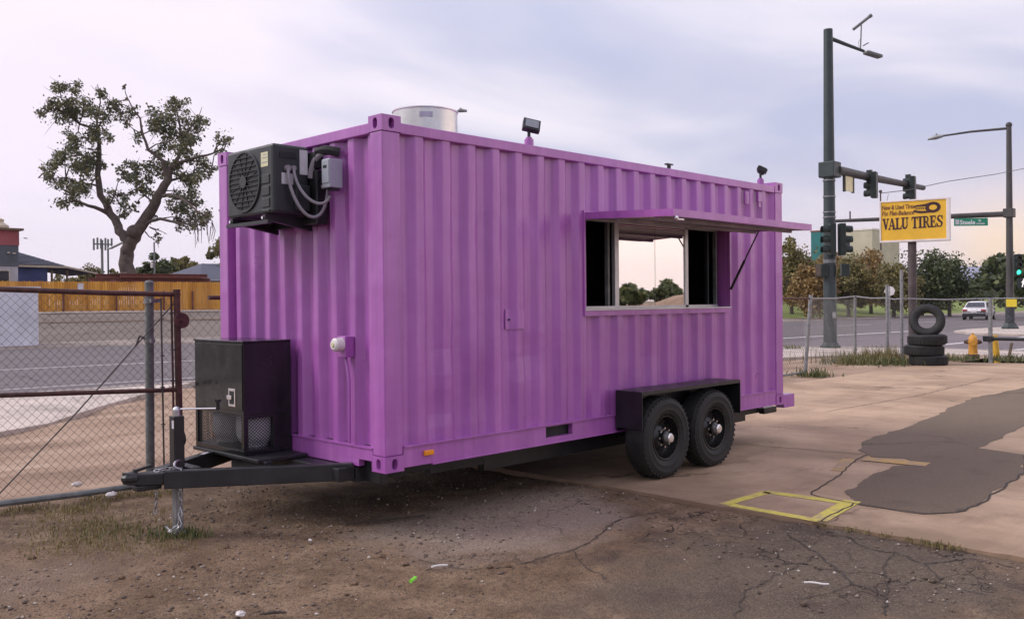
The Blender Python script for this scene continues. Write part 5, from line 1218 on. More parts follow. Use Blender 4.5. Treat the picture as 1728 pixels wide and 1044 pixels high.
for i, (p_, r_, d_) in enumerate(limbs):
    if i: r_ = [q*.82 for q in r_]
    q = [zp(x_+ (rt.uniform(-4, 4) if 0 < j < len(p_)-1 else 0), y_, dd) for j, ((x_, y_), dd) in enumerate(zip(p_, d_))]
    # finer wiggle between nodes
    pp = []; rr = []
    for j in range(len(q)-1):
        for t_ in (0, .5):
            v = q[j].lerp(q[j+1], t_); s2 = r_[j]+(r_[j+1]-r_[j])*t_
            if t_: v = v+Vector((rt.uniform(-1,1), rt.uniform(-1,1), rt.uniform(-1,1)))*s2*.35
            pp.append(v); rr.append(s2)
    pp.append(q[-1]); rr.append(r_[-1])
    MB().tube(pp, rr, 12 if i in (0, 1, 10) else 7).build('trunk' if i == 0 else 'limb', M['bark'], BT, True)
MB().ball(zp(592, 758, -.4), .62, 12, 8, (1, 1, .9)).build('burl', M['bark'], BT, True)
cl = [(280,120,40),(340,110,33),(245,170,42),(190,245,30),(300,200,58),(370,220,50),(430,150,30),(430,230,52),(470,200,38),(500,210,26),(260,250,46),(330,270,46),(390,320,48),(430,320,42),(470,330,28),(320,350,36),(290,400,38),(360,390,46),(400,430,46),(270,440,42),(330,460,56),(240,490,40),(370,500,48),(290,540,46),(340,570,46),(260,560,30),(290,610,40),(335,620,30),(380,560,36),(215,500,30),(450,470,22),(500,600,36),(530,640,36),(560,600,30),(545,680,20),
 (540,240,32),(570,262,30),(592,220,20),(558,180,9),(550,125,6),(610,345,26),(690,250,52),(740,210,42),(770,180,26),(810,210,30),(760,270,56),(700,310,46),(820,290,46),(870,260,32),(880,310,32),(850,350,42),(800,350,46),(760,400,46),(830,400,38),(700,420,38),(660,470,46),(600,470,36),(540,480,34),(560,530,40),(610,540,40),(660,530,36),(720,470,38),(800,450,42),(860,440,38),(900,470,40),(930,500,26),(850,500,42),(800,520,42),(830,570,42),(780,590,36),(820,620,46),(860,650,46),(800,660,42),(880,680,36),(920,690,22),(790,700,34),(850,720,34),(900,735,24),(960,350,18),(990,372,28),(1010,350,15),(970,400,22),(640,580,26),(600,640,16),(680,700,16),(700,790,14),(690,770,12)]
cs, rd, ct = [], [], []
nodes = [(Vector(p), .0) for p_, r_, d_ in limbs[1:23] for p in [zp(x_, y_, dd) for (x_, y_), dd in zip(p_, d_)]]
tw = MB()
for x_, y_, r_ in cl:
    c_ = zp(x_, y_, rt.gauss(0, .5)); near = min(nodes, key=lambda q: (q[0]-c_).length)[0]; rr_ = r_/2.61/20.56
    mid_ = near.lerp(c_, .6)+Vector((rt.uniform(-.2,.2), rt.uniform(-.2,.2), rt.uniform(0,.25)))
    tw.tube([near, mid_, c_], [.06, .04, .02], 5)
    for q in range(4): e_ = c_+Vector((rt.gauss(0,1), rt.gauss(0,1), rt.gauss(.3,1)))*rr_*.75; tw.tube([mid_.lerp(c_, rt.random()), e_], [.026, .010], 4)
    for q in range(3):
        cs.append(tuple(zp(x_+rt.gauss(0, r_*.50), y_+rt.gauss(0, r_*.50), rt.gauss(0, 1.3)))); rd.append(r_*.72/2.61/20.56); ct.append(max(8, int(r_*r_*.056)))
stuff(tw.build('twig', M['bark'], BT))
cs += [tuple(Vector(c)+Vector((rt.gauss(0,.3),)*3)) for c in cs]; ct += [max(2, q//9) for q in ct]; rd += [q*1.75 for q in rd]
V, F_ = leafcloud(cs, rd, ct, .105, 8)
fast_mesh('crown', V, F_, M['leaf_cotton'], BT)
def tree(name, label, base, h, rad, mat, seed, leaf_n=2600, lsize=.22, trunk_r=.16, crown_lo=.22, group=None, lumps=26, oval=1.0):
    base = Vector(base); t = thing(name, label, 'tree', base, group); r = random.Random(seed)
    m = MB(); top = base+Vector((r.uniform(-.3,.3), r.uniform(-.3,.3), h*.82))
    pp = [base-Vector((0,0,.3)), base+Vector((r.uniform(-.1,.1), 0, h*.2)), base.lerp(top, .5)+Vector((r.uniform(-.25,.25), r.uniform(-.25,.25), 0)), top]
    m.tube(pp, [trunk_r*1.25, trunk_r, trunk_r*.6, .03], 9); m.build('trunk', M['bark_far'], t, True)
    C_, R_, N_ = [], [], []
    zc_ = h*(crown_lo+1)/2; hz_ = h*(1-crown_lo)/2; m = MB()
    for i in range(lumps):
        v = Vector((r.gauss(0,1), r.gauss(0,1), r.gauss(0,1))).normalized()*(r.random()**.35)
        k1 = 1-.35*max(0, v.z)
        c = base+Vector((v.x*rad*k1*.82, v.y*rad*k1*.82, zc_+v.z*hz_*.84*oval)); rr = rad*r.uniform(.14, .46)
        C_.append(tuple(c)); R_.append(rr); N_.append(max(12, int(leaf_n/lumps*r.uniform(.6, 1.4))))
        if i % 3 == 0: s0_ = base+Vector((0, 0, h*r.uniform(.22, .5))); m.tube([s0_, s0_.lerp(c, .55)+Vector((0,0,-.2)), c], [trunk_r*.45, trunk_r*.28, .02], 6)
    m.build('limb', M['bark_far'], t, True)
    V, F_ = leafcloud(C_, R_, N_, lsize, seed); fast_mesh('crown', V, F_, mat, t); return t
def gz(x, y): return float(rise(np.float32(max(0, y-FAR(x)-.8))))
row = [  # px, depth, height, radius, leaf, label
 (1336, 84, 7.2, 2.7, 'leaf_olive', 'olive green tree rising just beyond the rear end of the trailer'),
 (1366, 78, 4.9, 2.5, 'leaf_rust', 'low rust brown tree between the trailer and the corner signal pole'),
 (1432, 84, 5.6, 2.8, 'leaf_olive', 'olive tree just beside the corner signal pole, in front of the pale building'),
 (1470, 90, 6.6, 2.8, 'leaf_rust', 'tall tawny tree under the near end of the yellow sign'),
 (1508, 83, 5.2, 2.8, 'leaf_olive', 'olive tree behind the two thin fence posts'),
 (1556, 88, 6.6, 3.6, 'leaf_green', 'dark green tree directly behind the brown sign post'),
 (1602, 86, 6.2, 3.3, 'leaf_green', 'dark green tree at the street end of the tree row'),
 (1398, 92, 6.0, 3.0, 'leaf_rust', 'yellowing tree hidden behind the corner signal pole'),
]
for i, (px_, dp, h_, rd_, lf, lb) in enumerate(row):
    p = at(px_, 505, dp); tree('street_tree', lb, (p.x, p.y, gz(p.x, p.y)), h_, rd_, M[lf], 40+i, 6500, .125, .15, .06, 'trees on the lawn across the street', 44)
for i, (px_, dp, h_, rd_, lf, lb) in enumerate(((1352, 98, 1.5, 1.7, 'leaf_olive', 'low olive shrub under the rust brown tree beyond the trailer'), (1420, 102, 1.7, 2.0, 'leaf_olive', 'low shrub between the corner signal pole and the leaning fence posts'), (1490, 104, 1.8, 2.2, 'leaf_green', 'low green shrub behind the small octagonal sign'), (1580, 104, 1.9, 2.4, 'leaf_green', 'low dark green shrub between the two dark trees'))):
    p = at(px_, 505, dp); tree('shrub', lb, (p.x, p.y, gz(p.x, p.y)), h_, rd_, M[lf], 140+i, 2200, .125, .06, .0, 'shrubs on the lawn across the street', 26)['category'] = 'shrub'
p = at(1632, 505, 120); tree('street_tree', 'small dark tree beside the street, nearest the view of the mountains', (p.x, p.y, .5), 3.4, 2.2, M['leaf_green'], 61, 1300, .24, .12, .05)
p = at(1700, 505, 78); tree('street_tree', 'dense green tree behind the pole with the green light', (p.x, p.y, 0), 6.0, 2.6, M['leaf_green'], 62, 2400, .24, .15, .06)
p = at(1745, 505, 70); tree('street_tree', 'green tree cut off at the edge of the photo beside the lit walk signal', (p.x, p.y, 0), 5.6, 2.5, M['leaf_green'], 63, 2000, .24, .15, .06)
bt = thing('bare_tree', 'leafless tree with thin twigs against the sunset glow', 'tree', tuple(at(1678, 505, 105)-Vector((0,0,1.6)))); rb = random.Random(12)
b0 = at(1678, 500, 105); b0.z = 0
def twig(m, p, d, l, r, lv):
    q = p+d*l; m.tube([p, p.lerp(q, .5)+Vector((rb.uniform(-.1,.1), rb.uniform(-.1,.1), 0))*l*.4, q], [r, r*.8, r*.55], 5)
    if lv:
        for i in range(3 if lv > 1 else 2): twig(m, q, (d+Vector((rb.uniform(-.6,.6), rb.uniform(-.6,.6), rb.uniform(-.1,.5)))).normalized(), l*rb.uniform(.6,.8), r*.55, lv-1)
m = MB(); twig(m, b0, Vector((0,0,1)), 2.2, .10, 5); m.build('trunk', M['bark_far'], bt)
left_trees = [
 (266, 92, 4.3, 2.7, 'leaf_green', 'round dark green tree behind the red steel beams'),
 (306, 96, 4.4, 2.3, 'leaf_olive', 'pointed yellow green tree behind the red steel beams'),
 (330, 100, 3.6, 2.4, 'leaf_olive', 'low olive tree between the pointed tree and the grey roofed house'),
 (374, 88, 5.2, 2.3, 'leaf_olive', 'tall olive tree half hidden by the end of the container'),
 (150, 120, 4.0, 2.6, 'leaf_olive', 'hazy small tree under the antenna mast'),
 (112, 125, 3.6, 2.4, 'leaf_olive', 'hazy small tree behind the blue house porch'),
 (190, 118, 3.8, 2.2, 'leaf_olive', 'hazy small tree beside the big tree trunk'),
]
for i, (px_, dp, h_, rd_, lf, lb) in enumerate(left_trees):
    p = at(px_, 505, dp); tree('small_tree', lb, (p.x, p.y, 1.36), h_*1.45, rd_, M[lf], 80+i, 3200, .15, .14, .08, 'small trees behind the wooden fence')

# ------------------------------------------------------------------ across the street, north side
WF = thing('wooden_fence', 'ochre stained wooden picket fence across the street', 'fence', (20, 52, 1.36))
def fy(x): return 52.6-.16*(x-13.9)
pv, pf = [], []; x = 12.6
bays = {}
while x < 34:
    bay = int((x-12.6)/2.44); m = bays.setdefault(bay, MB()); y = fy(x); h = rt.uniform(-.02, .02)
    m.box(x, y+rt.uniform(0, .012), gz(x, y)-.1, x+.128, y+.03, gz(x, y)+1.83+h); x += .138
for bq in bays.values(): stuff(bq.build('picket_panel', M['picket'], WF))
m = MB()
for z in (.35, 1.55): m.beam((12.6, fy(12.6)+.055, 1.36+z), (34, fy(34)+.055, 1.36+z), .04, .08)
m.build('fence_rail', M['oldwood'], WF)
for px_ in (117, 202, 277, 322):
    d_ = at(px_, 500, 1)-CAM; t_ = (51.2-CAM.y)/d_.y; q = CAM+d_*t_; y = fy(q.x)-.10
    MB().cyl((q.x, y, 1.2), (q.x, y, 2.62), .055).build('guard_post', M['rust_beam'], WF, True)
q = CAM+(at(181, 485, 1)-CAM)*52.5; m = MB(); m.box(q.x-.17, fy(q.x)-.03, 2.55, q.x+.17, fy(q.x)-.012, 3.08); fs_ = m.build('notice_board', M['white_label'], WF)
BM = thing('steel_beams', 'rust red steel beams stacked above the wooden fence under the big tree', 'steel beams', (22.5, 56.5, 1.36))
def ibeam(m, a, b, w, h):
    a, b = Vector(a), Vector(b); m.beam(a+ZZ*(h/2-.02), b+ZZ*(h/2-.02), w, .04); m.beam(a-ZZ*(h/2-.02), b-ZZ*(h/2-.02), w, .04); m.beam(a, b, .03, h-.08)
for (xa, xb, y, z) in ((19.9, 26.8, 57.2, 3.72), (19.4, 24.9, 57.0, 3.46), (22.0, 27.2, 56.6, 3.46), (21.2, 26.9, 56.4, 3.74)):
    m = MB(); ibeam(m, (xa, y, z), (xb, y-1.0, z), .24, .26); m.build('steel_beam', M['rust_beam'], BM)
for x_ in (20.6, 22.0, 23.4, 24.8, 26.2): MB().box(x_-.12, 55.4, 3.12, x_+.12, 57.4, 3.33).build('bearer', M['rust_beam'], BM)
for x_ in (20.6, 26.2): MB().box(x_-.1, 56.0, 1.2, x_+.1, 56.8, 3.12).build('support_post', M['rust_beam'], BM)
WW = thing('white_wall', 'low white painted block shed wall at the street edge across the road', 'wall', (8.0, 37.4, 0))
MB().box(2.0, 37.2, -.1, 9.78, 39.0, 2.50).build('wall_block', M['wwall'], WW, bevel=.02)
MB().box(1.9, 37.12, 2.5, 9.86, 39.1, 2.56).build('coping', M['wwall'], WW)
HB = thing('corner_shop', 'charcoal shop with a red parapet band and pale lap siding', 'building', (12, 70, 1.36))
MB().box(2, 68.5, 4.72, 18.66, 84, 6.25).build('upper_wall', M['grey_block'], HB)
MB().box(2, 68.46, 6.25, 18.70, 84, 7.36).build('parapet', M['red_band'], HB)
MB().box(1.9, 68.2, 7.36, 18.95, 84.2, 7.52).build('cornice', M['oldwood'], HB)
for i in range(16): MB().box(2, 68.56-.02*(i%1), 1.30+i*.213, 18.62, 84, 1.30+i*.213+.19).build('siding_board', M['siding'], HB)
MB().box(2, 68.60, 1.3, 18.60, 83.9, 4.72).build('lower_wall', M['siding'], HB)
wd = MB().box(15.9, 68.50, 3.40, 18.05, 68.558, 4.42).build('window_frame', M['cream_trim'], HB); MB().box(16.0, 68.48, 3.48, 17.97, 68.499, 4.36).build('pane', M['dark_glass'], wd)
m = MB(); m.box(17.85, 68.3, 5.66, 18.0, 68.46, 5.74); m.box(18.2, 68.3, 5.62, 18.4, 68.46, 5.70); m.build('wall_lamp', M['cream_trim'], HB)
m = MB(); m.lathe([(.7, 0), (.7, .25), (.35, .5), (.4, .7), (0, .9)], (17.6, 69.5, 7.5), n=12); m.build('roof_vent', M['cream_trim'], HB, True)
HH = thing('blue_house', 'low blue house with a slate hip roof and an open porch', 'house', (22, 76, 1.36))
MB().box(18.9, 74.6, 1.3, 22.7, 86, 5.05).build('wall', M['blue_wall'], HH)
# hip roof in courses of shingles
E0, E1, AP = Vector((18.7, 74.2, 5.10)), Vector((24.0, 74.2, 5.05)), Vector((20.2, 78.6, 6.75))
rf = MB().add([E0, E1, AP, (18.7, 78.6, 6.75), (24.0, 86, 5.05), (18.7, 86, 5.1)], [(0,1,2,3), (1,4,2), (4,5,3,2)]).build('roof', M['shingle'], HH, recalc=False)
for i in range(14):
    t0, t1 = i/14, (i+1.08)/14; a_, b_ = E0.lerp(Vector((18.7, 78.6, 6.75)), t0), E1.lerp(AP, t0); c_, d_ = E1.lerp(AP, t1), E0.lerp(Vector((18.7, 78.6, 6.75)), t1)
    o_ = Vector((0, -.02, .05)); MB().add([a_+o_, b_+o_, c_+o_*.2, d_+o_*.2], [(0,1,2,3)]).build('shingle_course', M['shingle'], rf, recalc=False)
m = MB(); m.beam((18.7, 74.15, 5.0), (24.0, 74.15, 4.96), .06, .16); m.beam((24.0, 74.15, 4.97), (26.2, 73.2, 4.42), .06, .14); m.build('fascia', M['cream_trim'], HH)
m = MB(); m.prism([(22.7, 74.4, 4.98), (24.1, 74.4, 4.96), (26.3, 73.3, 4.40), (26.3, 80, 4.40), (22.7, 80, 4.98)], (0, 0, .10)); m.build('porch_roof', M['shingle'], HH)
for x_, y_ in ((23.0, 74.5), (24.2, 74.5), (25.7, 74.0)): MB().box(x_-.07, y_-.07, 1.3, x_+.07, y_+.07, 4.7).build('porch_post', M['oldwood'], HH)
HR = thing('grey_roof_house', 'house with a low grey hip roof beside the container end', 'house', (36, 72, 1.36))
MB().box(34.3, 70.5, 1.3, 42, 80, 3.95).build('wall', M['siding'], HR)
for x_ in (35.0, 36.3): w_ = MB().box(x_, 70.44, 2.9, x_+.7, 70.498, 3.75).build('window_frame', M['cream_trim'], HR); MB().box(x_+.06, 70.42, 2.96, x_+.64, 70.439, 3.69).build('pane', M['dark_glass'], w_)
MB().add([(33.7, 70.0, 3.95), (42.5, 70.0, 3.95), (42.5, 81, 3.95), (33.7, 81, 3.95), (36.6, 75.5, 5.6), (40, 75.5, 5.6)], [(0,1,5,4), (1,2,5), (2,3,4,5), (3,0,4)]).build('roof', M['shingle'], HR, recalc=False)
MB().box(33.6, 69.9, 3.84, 42.6, 70.0, 3.96).build('fascia', M['grey_box'], HR)
AM = thing('antenna_mast', 'slim antenna mast with panel antennas beside the big tree trunk', 'antenna mast', tuple(at(173, 480, 118))); a0 = at(173, 480, 118)
MB().cyl((a0.x, a0.y, 1), (a0.x, a0.y, at(173, 405, 118).z), .16).build('mast', M['galv_post'], AM, True)
q = at(173, 412, 118); m = MB()
for i, dx in enumerate((-1.1, -.75, -.2, .25, .7, 1.05)): MB().box(q.x+dx-.09, q.y-.1-.3*(i%2), q.z-.8+.1*(i%3), q.x+dx+.09, q.y+.1-.3*(i%2), q.z+.7+.1*(i%2)).build('panel_antenna', M['galv_post'], AM)
MB().box(q.x-1.2, q.y-.05, q.z-.08, q.x+1.2, q.y+.05, q.z+.08).build('cross_arm', M['galv_post'], AM)
LP = thing('street_lamp', 'street lamp on a thin pole pointing at the big tree trunk', 'street lamp', tuple(at(183, 480, 66))); a0 = at(183, 480, 66)
MB().cyl((a0.x, a0.y, 1.2), (a0.x, a0.y, at(183, 420, 66).z), .06).build('pole', M['pole_green'], LP, True)
m = MB(); m.tube([at(183, 420, 66), at(190, 417, 66), at(207, 409, 66)], [.06, .10, .09]); m.build('lamp_head', M['galv'], LP, True)
UP = thing('utility_pole', 'thin grey pole with a white meter box in front of the dark round tree', 'utility pole', tuple(at(261, 480, 82))); a0 = at(261, 480, 82)
MB().cyl((a0.x, a0.y, 1.2), (a0.x, a0.y, at(261, 409, 82).z), .07).build('pole', M['galv'], UP, True)
c = at(257, 447, 82); MB().box(c.x-.12, c.y-.1, c.z-.25, c.x+.14, c.y+.08, c.z+.25).build('meter_box', M['white_frame'], UP)
SL2 = thing('street_lamp', 'street lamp head peeping out behind the steel roof fan', 'street lamp', (24.6, 29.8, 0))
p0_, p1_ = at(725, 196, 45), at(775, 188, 45)
MB().tube([Vector((p0_.x-.6, p0_.y+.7, -.1)), Vector((p0_.x-.6, p0_.y+.7, p0_.z-.6)), p0_, p1_], [.10, .07, .05, .04]).build('pole', M['galv'], SL2, True)
m = MB(); m.tube([at(770, 188.5, 45), at(777, 186.5, 45), at(788, 187.5, 45)], [.04, .11, .06]); m.cyl(at(777, 186, 45), at(777, 182.5, 45), .05); m.build('lamp_head', M['galv'], SL2, True)
BR = thing('bird', 'small dark bird gliding above the blue house roof', 'bird', tuple(at(43, 402, 60))); c = at(43, 402, 60)
m = MB(); m.tube([c-cr*.10, c-cr*.02, c+cr*.07, c+cr*.14], [.005, .035, .03, .008], 7)
m.add([c+cr*.04, c-cr*.03, c-cr*.16+cu*.03-fw*.14, c+cr*.12+cu*.02-fw*.3], [(0,1,2,3)]); m.add([c+cr*.04, c-cr*.03, c-cr*.14-cu*.01+fw*.14, c+cr*.14+cu*.0+fw*.3], [(0,1,2,3)]); m.build('body', M['bark_far'], BR)

# ------------------------------------------------------------------ far side on the east: buildings, mountains
BB = thing('brick_building', 'long low red brick building behind the tree row', 'building', (120, 55, 1.3))
m = MB(); d_ = Vector((134.5-116.2, 39.2-57.9, 0)).normalized(); a_, b_ = Vector((112, 62, 0)), Vector((125, 48.7, 0)); n_ = Vector((-d_.y, d_.x, 0)); n_ = n_ if n_.x > 0 else -n_
m.prism([a_+ZZ*.5, b_+ZZ*.5, b_+n_*18+ZZ*.5, a_+n_*18+ZZ*.5], ZZ*6.9); m.build('wall', M['brick_wall'], BB)
m = MB(); m.prism([a_-n_*.15+ZZ*7.4, b_-n_*.15+ZZ*7.4, b_+n_*18+ZZ*7.4, a_+n_*18+ZZ*7.4], ZZ*.35); m.build('coping', M['pale_wall'], BB)
for i in range(7):
    c = a_.lerp(b_, (i+.5)/7)-n_*.05; wf_ = MB().obox(c+ZZ*3.4, 2.0, .12, 1.5, Matrix((d_, n_, ZZ)).transposed()).build('window_frame', M['white_frame'], BB); MB().obox(c+ZZ*3.4-n_*.07, 1.8, .02, 1.3, Matrix((d_, n_, ZZ)).transposed()).build('pane', M['dark_glass'], wf_)
PB = thing('pale_building', 'pale yellow flat roofed block above the tree tops', 'building', tuple(at(1446, 505, 150)))
c = at(1447, 505, 152); MB().box(c.x-2.0, c.y-3.4, 1.0, c.x+9, c.y+2.2, at(1447, 389, 150).z).build('wall', M['pale_wall'], PB)
MB().box(c.x-2.1, c.y-3.5, at(1447, 389, 150).z, c.x+9.1, c.y+2.3, at(1447, 388, 150).z+.15).build('coping', M['white_frame'], PB)
w_ = MB().box(c.x-2.05, c.y+.2, 9.6, c.x-1.995, c.y+1.2, 12.2).build('window_frame', M['white_frame'], PB); MB().box(c.x-2.08, c.y+.3, 9.7, c.x-2.051, c.y+1.1, 12.1).build('pane', M['dark_glass'], w_)
TB = thing('teal_building', 'teal panelled tower block peeking over the trees beside the trailer awning', 'building', tuple(at(1378, 505, 125)))
c = at(1380, 505, 128); MB().box(c.x-.8, c.y-.9, .8, c.x+1.2, c.y+.6, at(1378, 389, 125).z).build('wall', M['teal'], TB, bevel=.1)
MB().box(c.x-.85, c.y-.95, at(1378, 389, 125).z, c.x+1.25, c.y+.65, at(1378, 388, 125).z+.1).build('coping', M['brick_wall'], TB)
# foothill and mountains far down the street
def ridge(name, dist, pxs, hs, mat, thick, seed):
    X = []; n = 60; r = np.random.default_rng(seed)
    px_ = np.linspace(pxs[0], pxs[1], n); hh = np.interp(px_, np.linspace(pxs[0], pxs[1], len(hs)), hs)*(1+.10*fbm(px_/22., px_*0+seed, seed, 5))
    V = []; F = []
    for a_, h_ in zip(px_, hh):
        p = at(a_, 502, dist); q = at(a_, 502, dist-thick); s2 = at(a_, 502, dist+thick)
        V += [(q.x, q.y, -2), (q.x*.4+p.x*.6, q.y*.4+p.y*.6, h_*.55), (p.x, p.y, h_), (s2.x, s2.y, -2)]
    for i in range(n-1):
        for k_ in range(3): F.append((i*4+k_, (i+1)*4+k_, (i+1)*4+k_+1, i*4+k_+1))
    return struct(fast_mesh(name, V, F, mat, None, True))
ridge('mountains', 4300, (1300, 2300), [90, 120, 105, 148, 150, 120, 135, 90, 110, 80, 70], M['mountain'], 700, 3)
ridge('foothill', 700, (1560, 1790), [3, 6, 8.2, 9.5, 8.6, 7, 4], M['tan'], 160, 6)
fb = thing('far_warehouse', 'tiny pale warehouse on the slope far down the street', 'building', tuple(at(1655, 492, 620))); c = at(1655, 491, 640)
MB().box(c.x-10, c.y-9, 0, c.x+8, c.y+6, c.z+2.5).build('wall', M['pale_wall'], fb); MB().box(c.x-10.3, c.y-9.3, c.z+2.5, c.x+8.3, c.y+6.3, c.z+3.1).build('roof', M['grey_box'], fb)
r5 = random.Random(9)
for i, (px_, dp, h_) in enumerate(((1622, 330, 9), (1648, 420, 5), (1668, 380, 6.5), (1700, 300, 10))):
    p = at(px_, 505, dp); tree('far_tree', ['rounded far tree at the foot of the mountains beside the dark tree row', 'tiny far tree on the slope below the mountains', 'tiny far tree on the slope behind the white car', 'far tree behind the pole with the green light'][i], (p.x, p.y, -.2), h_, h_*.6, M['leaf_green'], 120+i, 500, .8, .2, .05)

# ------------------------------------------------------------------ white car driving away
CAR = thing('car', 'white sedan driving away down the street', 'car', (72.5, 18.4, -.04))
hd = Vector((1, .14, 0)).normalized(); sdv = Vector((-hd.y, hd.x, 0)); c0 = Vector((72.3, 19.1, -.04))
def CP(l, w, h): return c0+hd*l+sdv*w+ZZ*h
secs = [(-.02,.55,.62,.80),(.10,.34,.86,.88),(.55,.28,.98,.90),(1.1,.26,.98,.92),(2.6,.24,.96,.92),(3.5,.24,.90,.90),(4.3,.28,.76,.84),(4.55,.42,.60,.70)]
m = MB(); n = 10; vs = []
for l_, lo_, hi_, w_ in secs:
    vs += [CP(l_, -w_*.92, lo_), CP(l_, -w_, lo_+.12), CP(l_, -w_, (lo_+hi_)/2), CP(l_, -w_*.97, hi_-.06), CP(l_, -w_*.85, hi_), CP(l_, w_*.85, hi_), CP(l_, w_*.97, hi_-.06), CP(l_, w_, (lo_+hi_)/2), CP(l_, w_, lo_+.12), CP(l_, w_*.92, lo_)]
m.add(vs, [(i*n+k_, i*n+(k_+1)%n, (i+1)*n+(k_+1)%n, (i+1)*n+k_) for i in range(len(secs)-1) for k_ in range(n)]+[tuple(range(n)), tuple(range((len(secs)-1)*n, len(secs)*n))]); m.build('body', M['car_white'], CAR, True)
cab_ = [(.45,.95,.80),(1.05,1.36,.66),(1.7,1.44,.66),(2.4,1.40,.66),(3.2,.93,.78)]
m = MB(); vs = []
for l_, h_, w_ in cab_: vs += [CP(l_, -w_, h_), CP(l_, -w_*.5, h_+.03), CP(l_, w_*.5, h_+.03), CP(l_, w_, h_), CP(l_, .82, .92), CP(l_, -.82, .92)]
m.add(vs, [(i*6+k_, i*6+(k_+1)%6, (i+1)*6+(k_+1)%6, (i+1)*6+k_) for i in range(len(cab_)-1) for k_ in range(6)]); m.build('roof', M['car_white'], CAR, True)
m = MB(); m.add([CP(.50,-.70,.99), CP(.50,.70,.99), CP(.98,.58,1.345), CP(.98,-.58,1.345)], [(0,1,2,3)]); m.v = [tuple(Vector(v)-hd*.035+ZZ*.02) for v in m.v]; m.build('rear_window', M['car_glass'], CAR, recalc=False)
for s_ in (-1, 1):
    m = MB(); m.add([CP(.85, s_*.80, .97), CP(2.9, s_*.80, .97), CP(2.35, s_*.69, 1.36), CP(1.15, s_*.69, 1.33)], [(0,1,2,3)]); m.v = [tuple(Vector(v)+sdv*s_*.03) for v in m.v]; m.build('side_window', M['car_glass'], CAR, recalc=False)
    m = MB(); m.obox(CP(.03, s_*.66, .76), .12, .34, .14, Matrix((hd, sdv, ZZ)).transposed()); m.build('tail_lamp', M['tail'], CAR, bevel=.02)
    for l_ in (.85, 3.55): w_ = MB().cyl(CP(l_, s_*.72, .31), CP(l_, s_*.93, .31), .32, n=22).build('wheel', M['rubber'], CAR, True); MB().cyl(CP(l_, s_*.90, .31), CP(l_, s_*.94, .31), .20, n=16).build('hub', M['steel'], w_)
    MB().obox(CP(2.85, s_*.98, .98), .16, .18, .12, Matrix((hd, sdv, ZZ)).transposed()).build('door_mirror', M['car_white'], CAR, bevel=.02)
MB().obox(CP(.02, 0, .40), .20, 1.66, .24, Matrix((hd, sdv, ZZ)).transposed()).build('bumper', M['black'], CAR, bevel=.04)
MB().obox(CP(-.02, 0, .68), .06, .42, .16, Matrix((hd, sdv, ZZ)).transposed()).build('number_plate', M['white_frame'], CAR)

# ------------------------------------------------------------------ the south side, seen only in the serving window's glass
mir = ['low dark bush mirrored at the trailer end of the serving window glass', 'pointed dark tree mirrored in the near pane of the serving window', 'taller pointed dark tree mirrored in the near pane of the serving window', 'dark bush mirrored beside the pale building in the serving window', 'dark bush mirrored under the utility pole in the serving window', 'dark bush mirrored at the far edge of the serving window glass']
for i, (dx, h_, r_) in enumerate(((0, 1.5, 3.4), (3.5, 2.5, 1.5), (6.6, 2.8, 1.5), (12, 1.4, 3.2), (17, 1.8, 3.4), (22, 2.2, 3.6))):
    tree('hedge_tree', mir[i], (54+dx*.62, -43+dx*.78, 1.2), h_*.72, r_, M['leaf_green'], 150+i, 1500, .26, .14, .0, 'trees reflected in the window')
RB = thing('concrete_building', 'pale grey block mirrored in the serving window glass', 'building', (84, -50, 0)); MB().box(82.5, -52, 0, 86, -46.2, 6.6).build('wall', M['kerb'], RB); MB().box(83, -46.2, 0, 88, -41, 4.6).build('annex', M['kerb'], RB)
def bank_h(X, Y):
    d = (X*.82-Y*.57); return 1.42*np.clip((d-44)/9, 0, 1)**.8 + .9*np.exp(-((X-47)**2/6+(Y+28)**2/5)) + .2*fbm(X*.9, Y*.9, 5, 4) - .15
struct(grid('soil_bank', np.linspace(30, 110, 90), np.linspace(-80, -18, 80), bank_h, M['tan']))
UQ = thing('utility_pole', 'wooden utility pole with two cross arms mirrored in the serving window', 'utility pole', (80, -42, 0)); MB().cyl((80, -42, 0), (80, -42, 12), .16, .11).build('pole', M['oldwood'], UQ, True)
for z in (7.6, 10.6): MB().box(78, -42.3, z, 82, -42.1, z+.16).build('cross_arm', M['oldwood'], UQ)

# ------------------------------------------------------------------ weeds, gravel, litter
def blades(name, spots, mat, seed, hmin, hmax, w=.006, lean=.5):
    r = np.random.default_rng(seed); V = []
    for x_, y_, z_, rad, n in spots:
        p = r.normal(size=(n, 2))*rad*.6+np.array([x_, y_]); h = (hmin+(hmax-hmin)*r.random(n)**1.5)[:, None]; a = r.random(n)*6.283
        d = np.stack([np.cos(a), np.sin(a)], 1); l_ = (lean*r.random(n))[:, None]*h; s_ = np.stack([-np.sin(a), np.cos(a)], 1)*w
        b0 = np.concatenate([p, np.full((n, 1), z_)], 1); mid = np.concatenate([p+d*l_*.35, z_+h*.6], 1); tip = np.concatenate([p+d*l_, z_+h*.93], 1); s3 = np.concatenate([s_, np.zeros((n, 1))], 1)
        V.append(np.stack([b0-s3, b0+s3, mid+s3*.8, mid-s3*.8, mid-s3*.8, mid+s3*.8, tip+s3*.15, tip-s3*.15], 1).reshape(-1, 3))
    V = np.concatenate(V); return stuff(fast_mesh(name, V, np.arange(len(V)).reshape(-1, 4), mat))
rg = random.Random(2)
sp_ = [(-1.00, 1.20, -.03, .12, 240), (-.93, 1.08, -.03, .09, 130), (-1.12, 1.35, -.03, .2, 110), (-1.3, 1.7, -.03, .3, 70)]
blades('green_weeds', sp_, M['leaf_weed'], 3, .015, .085, .004, .8)
